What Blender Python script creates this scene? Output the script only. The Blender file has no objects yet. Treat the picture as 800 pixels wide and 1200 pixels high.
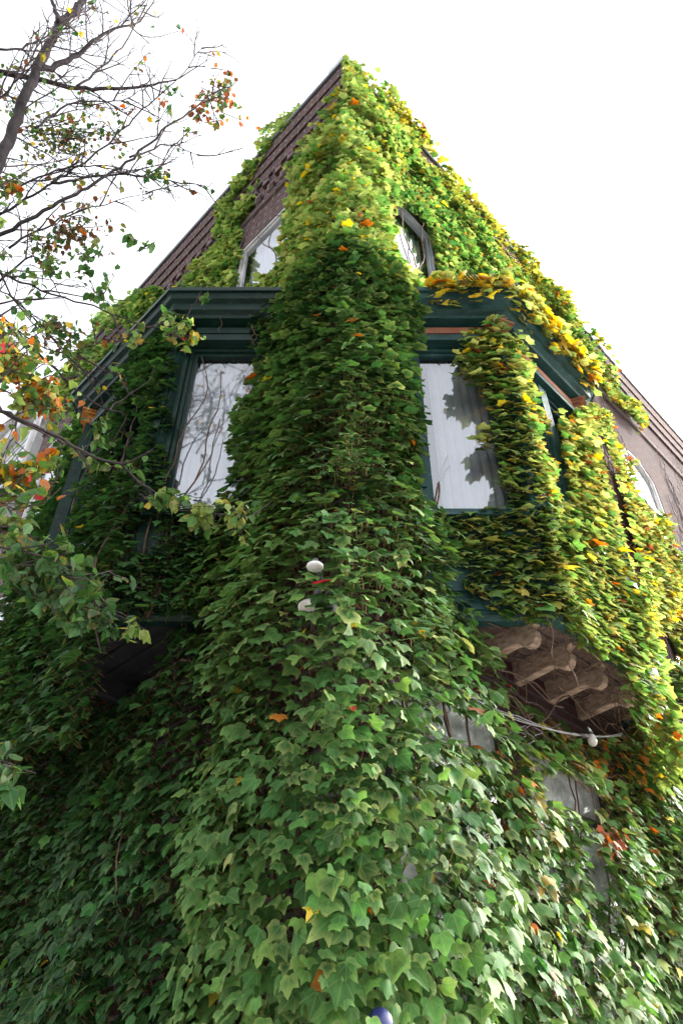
import bpy, bmesh, math, random
import numpy as np
from mathutils import Vector, Matrix

random.seed(7)
rng = np.random.default_rng(11)
sc = bpy.context.scene
COL = sc.collection
R2 = math.sqrt(.5)
# ------------------------------------------------------------------ camera model (surveyed from the photo's vanishing points)
F = 839.0
TH = math.radians(39.4)
CT, ST = math.cos(TH), math.sin(TH)
HC = 1.6
D = 3.2            # distance to the building corner
X0 = 0.03
CAM = np.array([0, 0, HC])

def ray(px, py):
    a = (px - 400) / F; b = (600 - py) / F
    return np.array([a, CT - b * ST, ST + b * CT])

def at(px, py, depth):
    """point on the pixel's ray at a depth along the optical axis"""
    return CAM + ray(px, py) * depth

def W(side, u, off, z):
    return np.array([X0 + side * R2 * (u + off), D + R2 * (u - off), z])

def NW(side):
    return np.array([side * R2, -R2, 0.0])

def TW(side):
    return np.array([side * R2, R2, 0.0])

# ------------------------------------------------------------------ object helpers
def wloc(o):
    v = Vector((0, 0, 0))
    while o is not None:
        v += o.location
        o = o.parent
    return np.array(v)

def tag(o, label=None, cat=None, group=None, kind=None):
    if label: o['label'] = label
    if cat: o['category'] = cat
    if group: o['group'] = group
    if kind: o['kind'] = kind
    return o

def empty(name, loc, label, cat, group=None):
    o = bpy.data.objects.new(name, None)
    COL.objects.link(o)
    o.location = loc
    o.empty_display_size = .2
    return tag(o, label, cat, group)

class MB:
    """collects shapes (world coordinates) for ONE mesh"""
    def __init__(s):
        s.v = []; s.f = []; s.uv = []; s.smooth = []
    def add(s, vs, fs, uvs=None, smooth=False):
        b = len(s.v)
        s.v.extend([tuple(map(float, p)) for p in vs])
        for i, f in enumerate(fs):
            s.f.append(tuple(b + k for k in f))
            s.smooth.append(smooth)
            if uvs is not None:
                s.uv.append([tuple(uvs[k]) for k in f])
            else:
                s.uv.append(None)
        return s
    def hexa(s, c8, uvs=None):
        fs = [(0, 3, 2, 1), (4, 5, 6, 7), (0, 1, 5, 4), (1, 2, 6, 5), (2, 3, 7, 6), (3, 0, 4, 7)]
        return s.add(c8, fs, uvs)
    def box(s, org, ax, ay, az):
        org, ax, ay, az = map(np.asarray, (org, ax, ay, az))
        c = [org, org + ax, org + ax + ay, org + ay]
        return s.hexa(c + [p + az for p in c])
    def tube(s, pts, rad, k=6, caps=True):
        pts = np.asarray(pts, float)
        n = len(pts)
        rad = np.broadcast_to(np.asarray(rad, float), (n,))
        t = np.gradient(pts, axis=0)
        t /= np.linalg.norm(t, axis=1)[:, None] + 1e-9
        ref = np.array([0.31, 0.17, .93])
        vs = []
        nrm = np.cross(t[0], ref); nrm /= np.linalg.norm(nrm) + 1e-9
        for i in range(n):
            nrm = nrm - t[i] * nrm.dot(t[i]); nrm /= np.linalg.norm(nrm) + 1e-9
            bn = np.cross(t[i], nrm)
            for j in range(k):
                a = 2 * math.pi * j / k
                vs.append(pts[i] + rad[i] * (math.cos(a) * nrm + math.sin(a) * bn))
        fs = []
        for i in range(n - 1):
            for j in range(k):
                j2 = (j + 1) % k
                fs.append((i * k + j, i * k + j2, (i + 1) * k + j2, (i + 1) * k + j))
        if caps:
            fs.append(tuple(range(k - 1, -1, -1)))
            fs.append(tuple((n - 1) * k + j for j in range(k)))
        return s.add(vs, fs, smooth=True)
    def lathe(s, base, axis, prof, k=20):
        base = np.asarray(base, float); axis = np.asarray(axis, float); axis /= np.linalg.norm(axis)
        e1 = np.cross(axis, [.3, .2, .9]); e1 /= np.linalg.norm(e1); e2 = np.cross(axis, e1)
        vs = []
        for r, h in prof:
            for j in range(k):
                a = 2 * math.pi * j / k
                vs.append(base + axis * h + r * (math.cos(a) * e1 + math.sin(a) * e2))
        fs = []
        for i in range(len(prof) - 1):
            for j in range(k):
                j2 = (j + 1) % k
                fs.append((i * k + j, i * k + j2, (i + 1) * k + j2, (i + 1) * k + j))
        fs.append(tuple(range(k - 1, -1, -1))); fs.append(tuple((len(prof) - 1) * k + j for j in range(k)))
        return s.add(vs, fs, smooth=True)
    def build(s, name, mat, parent=None, bevel=0, fixn=True):
        me = bpy.data.meshes.new(name)
        off = wloc(parent) if parent is not None else np.zeros(3)
        base = off
        if parent is None:
            a = np.array(s.v); base = np.array([(a[:, 0].min() + a[:, 0].max()) / 2, (a[:, 1].min() + a[:, 1].max()) / 2, a[:, 2].min()])
        me.from_pydata([tuple(np.array(p) - base) for p in s.v], [], s.f)
        me.polygons.foreach_set('use_smooth', s.smooth)
        if any(u is not None for u in s.uv):
            l = me.uv_layers.new(name='UVMap')
            i = 0
            for f, u in zip(s.f, s.uv):
                for k in range(len(f)):
                    if u is not None: l.data[i].uv = u[k]
                    i += 1
        if fixn:
            bm = bmesh.new(); bm.from_mesh(me)
            bmesh.ops.recalc_face_normals(bm, faces=bm.faces)
            bm.to_mesh(me); bm.free()
        me.materials.append(mat)
        o = bpy.data.objects.new(name, me)
        COL.objects.link(o)
        if parent is not None: o.parent = parent
        else: o.location = base
        if bevel:
            m = o.modifiers.new('bevel', 'BEVEL'); m.width = bevel; m.segments = 2; m.limit_method = 'ANGLE'
        return o

# ------------------------------------------------------------------ noise
class SinNoise:
    def __init__(s, freq, n=9, seed=0):
        r = np.random.default_rng(seed)
        k = r.normal(size=(n, 3)); k /= np.linalg.norm(k, axis=1)[:, None]
        s.k = k * freq * r.uniform(.55, 1.6, size=(n, 1)); s.p = r.uniform(0, 6.28, n); s.n = n
    def __call__(s, P):
        return np.sin(np.asarray(P) @ s.k.T + s.p).sum(1) / math.sqrt(s.n) * 1.1

# ------------------------------------------------------------------ materials
def mat(name):
    m = bpy.data.materials.new(name); m.use_nodes = True
    nt = m.node_tree
    return m, nt, nt.nodes['Principled BSDF']

def N(nt, typ, **kw):
    n = nt.nodes.new(typ)
    for k, v in kw.items():
        if k == 'ins':
            for a, b in v.items(): n.inputs[a].default_value = b
        else: setattr(n, k, v)
    return n

def noise_mat(name, c1, c2, scale=6, rough=.7, bump=.2, detail=6, c3=None, metallic=0, stretch=None, spec=.5):
    m, nt, p = mat(name)
    tc = N(nt, 'ShaderNodeTexCoord')
    src = tc.outputs['Object']
    if stretch:
        mp = N(nt, 'ShaderNodeMapping'); mp.inputs['Scale'].default_value = stretch
        nt.links.new(src, mp.inputs[0]); src = mp.outputs[0]
    no = N(nt, 'ShaderNodeTexNoise', ins={'Scale': scale, 'Detail': detail, 'Roughness': .65})
    nt.links.new(src, no.inputs['Vector'])
    cr = N(nt, 'ShaderNodeValToRGB')
    e = cr.color_ramp.elements
    e[0].position = .33; e[0].color = (*c1, 1); e[1].position = .67; e[1].color = (*c2, 1)
    if c3:
        x = e.new(.78); x.color = (*c3, 1)
    nt.links.new(no.outputs['Fac'], cr.inputs[0])
    if name.endswith('_paint'):
        ch = N(nt, 'ShaderNodeTexNoise', ins={'Scale': 16, 'Detail': 5, 'Roughness': .7}); nt.links.new(src, ch.inputs['Vector'])
        mr = N(nt, 'ShaderNodeMapRange', ins={'From Min': .64, 'From Max': .68, 'To Min': 0, 'To Max': .75}); nt.links.new(ch.outputs['Fac'], mr.inputs[0])
        mx = N(nt, 'ShaderNodeMix', data_type='RGBA'); mx.inputs[7].default_value = (.17, .14, .115, 1)
        nt.links.new(mr.outputs[0], mx.inputs['Factor']); nt.links.new(cr.outputs[0], mx.inputs[6]); nt.links.new(mx.outputs[2], p.inputs['Base Color'])
    else: nt.links.new(cr.outputs[0], p.inputs['Base Color'])
    no2 = N(nt, 'ShaderNodeTexNoise', ins={'Scale': scale * 4, 'Detail': 8})
    nt.links.new(src, no2.inputs['Vector'])
    b = N(nt, 'ShaderNodeBump', ins={'Strength': bump, 'Distance': .02})
    nt.links.new(no2.outputs['Fac'], b.inputs['Height']); nt.links.new(b.outputs[0], p.inputs['Normal'])
    p.inputs['Roughness'].default_value = rough; p.inputs['Metallic'].default_value = metallic
    p.inputs['Specular IOR Level'].default_value = spec
    return m

def brick_mat(name, c1, c2, mortar, grey=(.2, .18, .19), grey_amt=.5):
    m, nt, p = mat(name)
    uv = N(nt, 'ShaderNodeUVMap')
    wob = N(nt, 'ShaderNodeTexNoise', ins={'Scale': 3.0, 'Detail': 3})
    nt.links.new(uv.outputs[0], wob.inputs['Vector'])
    ad = N(nt, 'ShaderNodeMix', data_type='VECTOR'); ad.inputs['Factor'].default_value = .012
    nt.links.new(uv.outputs[0], ad.inputs[4]); nt.links.new(wob.outputs['Color'], ad.inputs[5])
    br = N(nt, 'ShaderNodeTexBrick', ins={'Scale': 1.0, 'Mortar Size': .013, 'Mortar Smooth': .25, 'Bias': -.1,
           'Brick Width': .215, 'Row Height': .073, 'Color1': (*c1, 1), 'Color2': (*c2, 1), 'Mortar': (*mortar, 1)})
    nt.links.new(ad.outputs[1], br.inputs['Vector'])
    no = N(nt, 'ShaderNodeTexNoise', ins={'Scale': 1.6, 'Detail': 9, 'Roughness': .7})
    nt.links.new(uv.outputs[0], no.inputs['Vector'])
    cr = N(nt, 'ShaderNodeValToRGB'); e = cr.color_ramp.elements
    e[0].position = .42; e[0].color = (0, 0, 0, 1); e[1].position = .68; e[1].color = (grey_amt,) * 3 + (1,)
    nt.links.new(no.outputs['Fac'], cr.inputs[0])
    mx = N(nt, 'ShaderNodeMix', data_type='RGBA')
    nt.links.new(cr.outputs[0], mx.inputs['Factor']); nt.links.new(br.outputs['Color'], mx.inputs[6]); mx.inputs[7].default_value = (*grey, 1)
    no3 = N(nt, 'ShaderNodeTexNoise', ins={'Scale': 22, 'Detail': 4})
    nt.links.new(uv.outputs[0], no3.inputs['Vector'])
    ml = N(nt, 'ShaderNodeMix', data_type='RGBA', blend_type='MULTIPLY'); ml.inputs['Factor'].default_value = .6
    nt.links.new(mx.outputs[2], ml.inputs[6]); nt.links.new(no3.outputs['Color'], ml.inputs[7])
    hs = N(nt, 'ShaderNodeHueSaturation', ins={'Value': 1.25, 'Saturation': .95})
    nt.links.new(ml.outputs[2], hs.inputs['Color'])
    nt.links.new(hs.outputs[0], p.inputs['Base Color'])
    inv = N(nt, 'ShaderNodeMath', operation='SUBTRACT'); inv.inputs[0].default_value = 1
    nt.links.new(br.outputs['Fac'], inv.inputs[1])
    sm = N(nt, 'ShaderNodeMath', operation='MULTIPLY_ADD'); sm.inputs[1].default_value = .4
    nt.links.new(no3.outputs['Fac'], sm.inputs[0]); nt.links.new(inv.outputs[0], sm.inputs[2])
    b = N(nt, 'ShaderNodeBump', ins={'Strength': .9, 'Distance': .012})
    nt.links.new(sm.outputs[0], b.inputs['Height']); nt.links.new(b.outputs[0], p.inputs['Normal'])
    p.inputs['Roughness'].default_value = .95; p.inputs['Specular IOR Level'].default_value = .08
    return m

def leaf_mat(name, trans=.38, rough=.42, spec=.5, back=1.25):
    m, nt, p = mat(name)
    at_ = N(nt, 'ShaderNodeAttribute', attribute_name='tint')
    uv = N(nt, 'ShaderNodeUVMap')
    sp = N(nt, 'ShaderNodeSeparateXYZ'); nt.links.new(uv.outputs[0], sp.inputs[0])
    ax = N(nt, 'ShaderNodeMath', operation='ABSOLUTE'); nt.links.new(sp.outputs['X'], ax.inputs[0])
    # veins: midrib (x=0) and the two side-lobe ribs (y = 1.05 |x|)
    l2 = N(nt, 'ShaderNodeMath', operation='MULTIPLY_ADD'); l2.inputs[1].default_value = 1.05
    nt.links.new(ax.outputs[0], l2.inputs[0])
    ng = N(nt, 'ShaderNodeMath', operation='MULTIPLY'); ng.inputs[1].default_value = -1
    nt.links.new(sp.outputs['Y'], ng.inputs[0]); nt.links.new(ng.outputs[0], l2.inputs[2])
    l2a = N(nt, 'ShaderNodeMath', operation='ABSOLUTE'); nt.links.new(l2.outputs[0], l2a.inputs[0])
    mn = N(nt, 'ShaderNodeMath', operation='MINIMUM'); nt.links.new(ax.outputs[0], mn.inputs[0]); nt.links.new(l2a.outputs[0], mn.inputs[1])
    mr = N(nt, 'ShaderNodeMapRange', ins={'From Min': .008, 'From Max': .05, 'To Min': .16, 'To Max': 0})
    nt.links.new(mn.outputs[0], mr.inputs[0])
    no = N(nt, 'ShaderNodeTexNoise', ins={'Scale': 30, 'Detail': 3})
    tc = N(nt, 'ShaderNodeTexCoord'); nt.links.new(tc.outputs['Object'], no.inputs['Vector'])
    vr = N(nt, 'ShaderNodeMapRange', ins={'From Min': .3, 'From Max': .7, 'To Min': .78, 'To Max': 1.22}); nt.links.new(no.outputs['Fac'], vr.inputs[0])
    hv = N(nt, 'ShaderNodeHueSaturation'); nt.links.new(at_.outputs['Color'], hv.inputs['Color']); nt.links.new(vr.outputs[0], hv.inputs['Value'])
    mx = N(nt, 'ShaderNodeMix', data_type='RGBA'); mx.inputs[7].default_value = (.32, .42, .15, 1)
    nt.links.new(mr.outputs[0], mx.inputs['Factor']); nt.links.new(hv.outputs[0], mx.inputs[6])
    n4 = N(nt, 'ShaderNodeTexNoise', ins={'Scale': 75, 'Detail': 2}); nt.links.new(tc.outputs['Object'], n4.inputs['Vector'])
    m4 = N(nt, 'ShaderNodeMapRange', ins={'From Min': .68, 'From Max': .74, 'To Min': 0, 'To Max': .7}); nt.links.new(n4.outputs['Fac'], m4.inputs[0])
    mx4 = N(nt, 'ShaderNodeMix', data_type='RGBA'); mx4.inputs[7].default_value = (.10, .055, .025, 1)
    nt.links.new(m4.outputs[0], mx4.inputs['Factor']); nt.links.new(mx.outputs[2], mx4.inputs[6]); mx = mx4
    bp_ = N(nt, 'ShaderNodeBump', ins={'Strength': .35, 'Distance': .006}); nt.links.new(no.outputs['Fac'], bp_.inputs['Height']); nt.links.new(bp_.outputs[0], p.inputs['Normal'])
    nt.links.new(mx.outputs[2], p.inputs['Base Color'])
    p.inputs['Roughness'].default_value = rough; p.inputs['Specular IOR Level'].default_value = spec
    tr = N(nt, 'ShaderNodeBsdfTranslucent')
    h2 = N(nt, 'ShaderNodeHueSaturation', ins={'Saturation': 1.1, 'Value': back * 1.5, 'Hue': .485})
    nt.links.new(mx.outputs[2], h2.inputs['Color']); nt.links.new(h2.outputs[0], tr.inputs['Color'])
    ms = N(nt, 'ShaderNodeMixShader'); ms.inputs[0].default_value = trans
    nt.links.new(p.outputs[0], ms.inputs[1]); nt.links.new(tr.outputs[0], ms.inputs[2])
    nt.links.new(ms.outputs[0], nt.nodes['Material Output'].inputs['Surface'])
    return m

def glass_mat(name, tint=(.8, .83, .88), refl=.24):
    m, nt, p = mat(name)
    nt.nodes.remove(p)
    g = N(nt, 'ShaderNodeBsdfGlossy', ins={'Color': (.93, .95, .98, 1), 'Roughness': .04})
    no = N(nt, 'ShaderNodeTexNoise', ins={'Scale': 2.2, 'Detail': 2})
    tc = N(nt, 'ShaderNodeTexCoord'); nt.links.new(tc.outputs['Object'], no.inputs['Vector'])
    b = N(nt, 'ShaderNodeBump', ins={'Strength': .12, 'Distance': .02})
    nt.links.new(no.outputs['Fac'], b.inputs['Height']); nt.links.new(b.outputs[0], g.inputs['Normal'])
    t = N(nt, 'ShaderNodeBsdfTransparent', ins={'Color': (*tint, 1)})
    fr = N(nt, 'ShaderNodeFresnel', ins={'IOR': 1.5})
    ad = N(nt, 'ShaderNodeMath', operation='ADD', use_clamp=True); ad.inputs[1].default_value = refl
    nt.links.new(fr.outputs[0], ad.inputs[0])
    ms = N(nt, 'ShaderNodeMixShader')
    nt.links.new(ad.outputs[0], ms.inputs[0]); nt.links.new(t.outputs[0], ms.inputs[1]); nt.links.new(g.outputs[0], ms.inputs[2])
    nt.links.new(ms.outputs[0], nt.nodes['Material Output'].inputs['Surface'])
    return m

M = dict(
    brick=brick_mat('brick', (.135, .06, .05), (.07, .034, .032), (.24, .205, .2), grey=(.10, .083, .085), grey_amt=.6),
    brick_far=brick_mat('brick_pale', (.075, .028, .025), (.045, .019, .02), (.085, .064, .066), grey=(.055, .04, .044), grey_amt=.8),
    green=noise_mat('green_paint', (.003, .016, .012), (.007, .034, .025), 5, .5, .3, c3=(.035, .075, .06), stretch=(1, 1, 3), spec=.3),
    teal=noise_mat('teal_paint', (.008, .034, .033), (.022, .08, .08), 5, .55, .35, c3=(.12, .17, .165), stretch=(1, 1, 3), spec=.3),
    green_trim=noise_mat('grey_green_trim', (.05, .10, .09), (.10, .17, .15), 7, .45, .1, stretch=(1, 1, 2)),
    rust=noise_mat('red_brown_paint', (.22, .07, .035), (.34, .14, .08), 6, .6, .2, c3=(.42, .27, .18)),
    ochre=noise_mat('ochre_paint', (.42, .15, .02), (.55, .24, .04), 9, .5, .1),
    wood=noise_mat('weathered_wood', (.22, .13, .095), (.56, .40, .31), 5, .9, .9, c3=(.50, .38, .30), stretch=(2, 5, 12)),
    darkwood=noise_mat('soffit_board', (.05, .03, .028), (.16, .10, .085), 5, .9, .4, stretch=(6, 6, 1)),
    white=noise_mat('white_frame_paint', (.5, .49, .48), (.74, .73, .72), 5, .5, .08),
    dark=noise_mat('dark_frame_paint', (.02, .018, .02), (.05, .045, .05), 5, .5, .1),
    coping=noise_mat('dark_coping', (.025, .024, .028), (.06, .058, .065), 4, .5, .1),
    zinc=noise_mat('zinc_flashing', (.3, .33, .35), (.5, .53, .55), 6, .4, .1, metallic=.3),
    curtain=noise_mat('white_curtain', (.60, .59, .60), (.72, .71, .72), 3, .9, .05),
    grey_blind=noise_mat('grey_blind', (.30, .31, .31), (.42, .43, .43), 3, .8, .05),
    glass=glass_mat('window_glass'),
    glass_dark=glass_mat('dark_window_glass', (.35, .4, .4), .22),
    stem=noise_mat('brown_vine_stem', (.07, .038, .026), (.17, .10, .075), 14, .85, .4),
    stem_grey=noise_mat('grey_vine_stem', (.075, .055, .055), (.18, .14, .14), 14, .9, .4),
    bark=noise_mat('tree_bark', (.016, .012, .013), (.05, .038, .04), 9, .9, .6, c3=(.10, .08, .08)),
    twig=noise_mat('twig_bark', (.035, .022, .024), (.08, .05, .052), 9, .8, .3),
    ivy=leaf_mat('ivy_leaf', .36, .56, .24),
    ivy_low=leaf_mat('thick_ivy_leaf', .22, .66, .13),
    tree_leaf=leaf_mat('tree_leaf', .42, .5, .4),
    painted_reflection_glass=noise_mat('painted_reflection_glass', (.30, .32, .33), (.80, .82, .84), 9, .12, .04, c3=(.82, .84, .86)),  # pale mottling paints the reflected sky and leaves into the ground-floor panes
    siding=noise_mat('pale_siding', (.5, .51, .53), (.62, .63, .65), 2, .6, .05),
    asphalt=noise_mat('asphalt', (.035, .035, .037), (.065, .064, .066), 9, .9, .4),
    concrete=noise_mat('pavement_concrete', (.26, .25, .24), (.36, .35, .33), 3, .85, .25),
    kerb=noise_mat('kerb_stone', (.3, .29, .28), (.42, .41, .4), 4, .8, .25),
    line=noise_mat('road_paint', (.55, .55, .53), (.78, .78, .75), 12, .7, .1),
    lamp_white=noise_mat('white_lamp_housing', (.62, .60, .62), (.78, .76, .78), 4, .4, .03),
    lamp_lens=noise_mat('lamp_reflector', (.55, .47, .43), (.72, .64, .6), 6, .3, .03),
    grey_plastic=noise_mat('grey_box_plastic', (.11, .105, .115), (.17, .165, .175), 5, .6, .1),
    cable=noise_mat('grey_cable', (.05, .048, .05), (.14, .135, .14), 20, .6, .1),
    porcelain=noise_mat('grey_porcelain', (.33, .29, .28), (.5, .45, .43), 9, .35, .05),
    blue=noise_mat('blue_enamel', (.012, .018, .10), (.02, .03, .15), 5, .35, .03),
)

# ------------------------------------------------------------------ setting
def sheet(name, pts, z, m, top=0):
    mb = MB()
    mb.add([(x, y, z) for x, y in pts], [tuple(range(len(pts)))])
    o = mb.build(name, m, None, fixn=False)
    o['kind'] = 'structure'
    return o

sheet('ground', [(-300, -300), (300, -300), (300, 300), (-300, 300)], -.15, M['asphalt'])

def wp(side, u, off): p = W(side, u, off, 0); return (p[0], p[1])
# L-shaped pavement round the corner, 4.6 m wide, with a kerb
PVO = 4.9
def corner_pt(off): return (X0, D - off / R2)
def slab(name, o0, o1, z0, z1, L, m):
    mb = MB()
    for side in (-1, 1):
        a = [(*corner_pt(o0),), wp(side, L, o0), wp(side, L, o1), (*corner_pt(o1),)]
        c = [(x, y, z0) for x, y in a] + [(x, y, z1) for x, y in a]
        mb.hexa(c)
    o = mb.build(name, m, None); o['kind'] = 'structure'; return o
slab('pavement', -.5, PVO - .16, -.2, 0, 30, M['concrete'])
slab('kerb', PVO - .157, PVO, -.2, .004, 30, M['kerb'])
mb = MB()
for side in (-1, 1):
    for k in range(7):
        u = 1.0 + k * .95 + 2
        q = [wp(side, -PVO - 2.2, PVO + .5 + k * .95), wp(side, -PVO + .8, PVO + .5 + k * .95), wp(side, -PVO + .8, PVO + 1.0 + k * .95), wp(side, -PVO - 2.2, PVO + 1.0 + k * .95)]
        mb.add([(x, y, -.146) for x, y in q], [(0, 1, 2, 3)])
o = mb.build('crosswalk_marking', M['line'], None, fixn=False); o['kind'] = 'structure'

# ------------------------------------------------------------------ the building
building = empty('corner_building', (X0, D, 0), 'tall old brick corner building with two green bay windows, overgrown with ivy', 'building')
HR = 10.86
LL, LR = 6.55, 13.0

def arch_loop(u0, u1, z0, z1, rise, n=10):
    p = [(u0, z0), (u1, z0)]
    if rise <= 0:
        return p + [(u1, z1), (u0, z1)]
    for i in range(n + 1):
        t = i / n; x = u1 + (u0 - u1) * t
        p.append((x, z1 - rise + rise * (1 - (2 * t - 1) ** 2)))
    return p

# windows cut in the two walls: (u0,u1,z0,z1,rise, frame material, glass, curtain)
WIN = {
    1: [(.56, 1.36, 7.55, 8.98, .06, 'zinc', 'glass', 'curtain'),
        (5.25, 6.25, 6.95, 8.62, .22, 'white', 'glass', 'curtain'),
        (4.7, 5.3, 4.2, 5.62, .08, 'dark', 'glass', 'grey_blind'),
        (.32, 1.34, 1.25, 3.48, .05, 'dark', 'painted_reflection_glass', 'grey_blind'),
        (1.50, 2.52, 1.05, 3.36, .05, 'dark', 'painted_reflection_glass', 'grey_blind'),
        (8.3, 9.3, 6.95, 8.62, .22, 'white', 'glass', 'curtain'),
        (8.3, 9.3, 3.6, 5.4, .22, 'white', 'glass', 'curtain')],
    -1: [(.72, 1.66, 7.35, 8.98, 0, 'white', 'glass', 'curtain'),
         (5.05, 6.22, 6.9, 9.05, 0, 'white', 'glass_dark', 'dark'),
         (5.5, 6.3, 4.4, 6.3, 0, 'white', 'glass_dark', 'grey_blind')],
}

def wall(side, L):
    bm = bmesh.new()
    loops = [[(0, -.2), (L, -.2), (L, HR), (0, HR)]] + [arch_loop(*w[:5]) for w in WIN[side]]
    es = []
    for lp in loops:
        vs = [bm.verts.new((u, z, 0)) for u, z in lp]
        for i in range(len(vs)): es.append(bm.edges.new((vs[i], vs[(i + 1) % len(vs)])))
    bmesh.ops.triangle_fill(bm, use_beauty=True, use_dissolve=False, edges=es)
    bm.verts.ensure_lookup_table(); bm.verts.index_update()
    vs = [(v.co.x, v.co.y) for v in bm.verts]
    fs = [tuple(v.index for v in f.verts) for f in bm.faces]
    bm.free()
    mb = MB()
    mb.add([W(side, u, 0, z) for u, z in vs], fs, [(u + side * 50, z) for u, z in vs])
    for lp in loops[1:]:                       # reveals of the openings
        n = len(lp)
        P = [W(side, u, 0, z) for u, z in lp] + [W(side, u, -.22, z) for u, z in lp]
        UV = [(u, z) for u, z in lp] + [(u + .22, z + .05) for u, z in lp]
        mb.add(P, [(i, (i + 1) % n, n + (i + 1) % n, n + i) for i in range(n)], UV)
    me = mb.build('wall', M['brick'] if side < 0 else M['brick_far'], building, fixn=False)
    return me

wall(-1, LL); wall(1, LR)
# back walls and roof close the volume
mb = MB()
A = [W(1, 0, 0, 0), W(1, LR, 0, 0), W(1, LR, -LL, 0), W(-1, LL, 0, 0)]
for i in (1, 2):
    a, b = A[i], A[(i + 1) % 4]
    L = np.linalg.norm(b - a)
    mb.add([(*a[:2], -.2), (*b[:2], -.2), (*b[:2], HR), (*a[:2], HR)], [(0, 1, 2, 3)], [(0, 0), (L, 0), (L, HR), (0, HR)])
mb.build('rear_wall', M['brick'], building, fixn=False)
mb = MB(); mb.add([(*p[:2], HR - .25) for p in A], [(0, 1, 2, 3)]); mb.build('roof', M['coping'], building)

def sweep(path, prof, closed_prof=True):
    """path: (x,y) outward-offset capable polyline as function off->list of (x,y); prof: [(off,z)]"""
    n = len(path(0)); k = len(prof)
    vs = []
    for off, z in prof:
        vs += [(x, y, z) for x, y in path(off)]
    fs = []
    for j in range(k if closed_prof else k - 1):
        j2 = (j + 1) % k
        for i in range(n - 1):
            fs.append((j * n + i, j * n + i + 1, j2 * n + i + 1, j2 * n + i))
    fs.append(tuple(j * n for j in range(k))); fs.append(tuple(j * n + n - 1 for j in range(k)))
    return vs, fs
def roofpath(off):
    return [wp(-1, LL, off), corner_pt(off) if True else None, wp(1, LR, off)]
# corbelled brick courses under the parapet (left wall shows them bare)
mb = MB()
for (z0, z1, o) in [(10.60, 10.85, .075), (10.36, 10.598, .055), (10.14, 10.358, .03), (9.52, 9.6, .03)]:
    for side in (-1, 1):
        L = LL if side < 0 else LR
        q = [W(side, -o if False else 0, -.05, 0), W(side, L, -.05, 0), W(side, L, o, 0)]
        cx, cy = corner_pt(o); bx, by = corner_pt(-.05)
        a = [(bx, by), tuple(q[1][:2]), tuple(q[2][:2]), (cx, cy)]
        c = [(x, y, z0) for x, y in a] + [(x, y, z1) for x, y in a]
        uv = [(0, z0), (L, z0), (L, z0 + .03), (0, z0 + .03), (0, z1), (L, z1), (L, z1), (0, z1)]
        uv[3] = (0, z0); uv[2] = (L, z0); uv[6] = (L, z1); uv[7] = (0, z1)
        mb.hexa(c, uv)
mb.build('corbel_course', M['brick'], building)
for side, L in ((-1, LL), (1, 5.0)):
    for z0, du in ((9.94, 0), (9.68, .11)):
        mb = MB(); u = .12
        while u < L - .1:
            p2 = [W(side, u + du + a, o, z) for z in (z0, z0 + .14) for a, o in ((0, -.03), (.105, -.03), (.105, .045), (0, .045))]
            mb.hexa(p2, [(u + a, z) for z in (z0, z0 + .07) for a in (0, .1, .1, 0)])
            u += .22
        mb.build('dentil_row', M['brick'], building)
vs, fs = sweep(roofpath, [(-.3, 10.864), (.09, 10.864), (.10, 10.875), (.10, 10.945), (.08, 10.965), (-.3, 10.97)])
mb = MB(); mb.add(vs, fs); mb.build('parapet_coping', M['coping'], building)
mb = MB()
for side in (-1, 1):
    a = [corner_pt(.108), wp(side, .16, .108), wp(side, .16, -.2), corner_pt(-.2)]
    mb.hexa([(x, y, 10.88) for x, y in a] + [(x, y, 10.985) for x, y in a])
mb.build('corner_flashing', M['zinc'], building)

def inset(loop, d):
    n = len(loop); out = []
    c = np.array(loop); area = 0
    for i in range(n):
        p0, p1, p2 = c[i - 1], c[i], c[(i + 1) % n]
        e1 = p1 - p0; e2 = p2 - p1
        e1 = e1 / (np.linalg.norm(e1) + 1e-9); e2 = e2 / (np.linalg.norm(e2) + 1e-9)
        n1 = np.array([-e1[1], e1[0]]); n2 = np.array([-e2[1], e2[0]])
        b = n1 + n2; b = b / (b.dot(n1) + 1e-9)
        out.append(tuple(p1 + b * d))
    return out

def ring(mb, l0, l1, f0, f1, mp):
    """a frame ring between loop l0 (outer) and l1 (inner) from depth f0 to f1"""
    n = len(l0)
    vs = [mp(a, z, f0) for a, z in l0] + [mp(a, z, f0) for a, z in l1] + [mp(a, z, f1) for a, z in l0] + [mp(a, z, f1) for a, z in l1]
    fs = []
    for i in range(n):
        j = (i + 1) % n
        fs += [(i, j, n + j, n + i), (2 * n + i, 3 * n + i, 3 * n + j, 2 * n + j), (n + i, n + j, 3 * n + j, 3 * n + i), (i, 2 * n + i, 2 * n + j, j)]
    mb.add(vs, fs)

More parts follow.
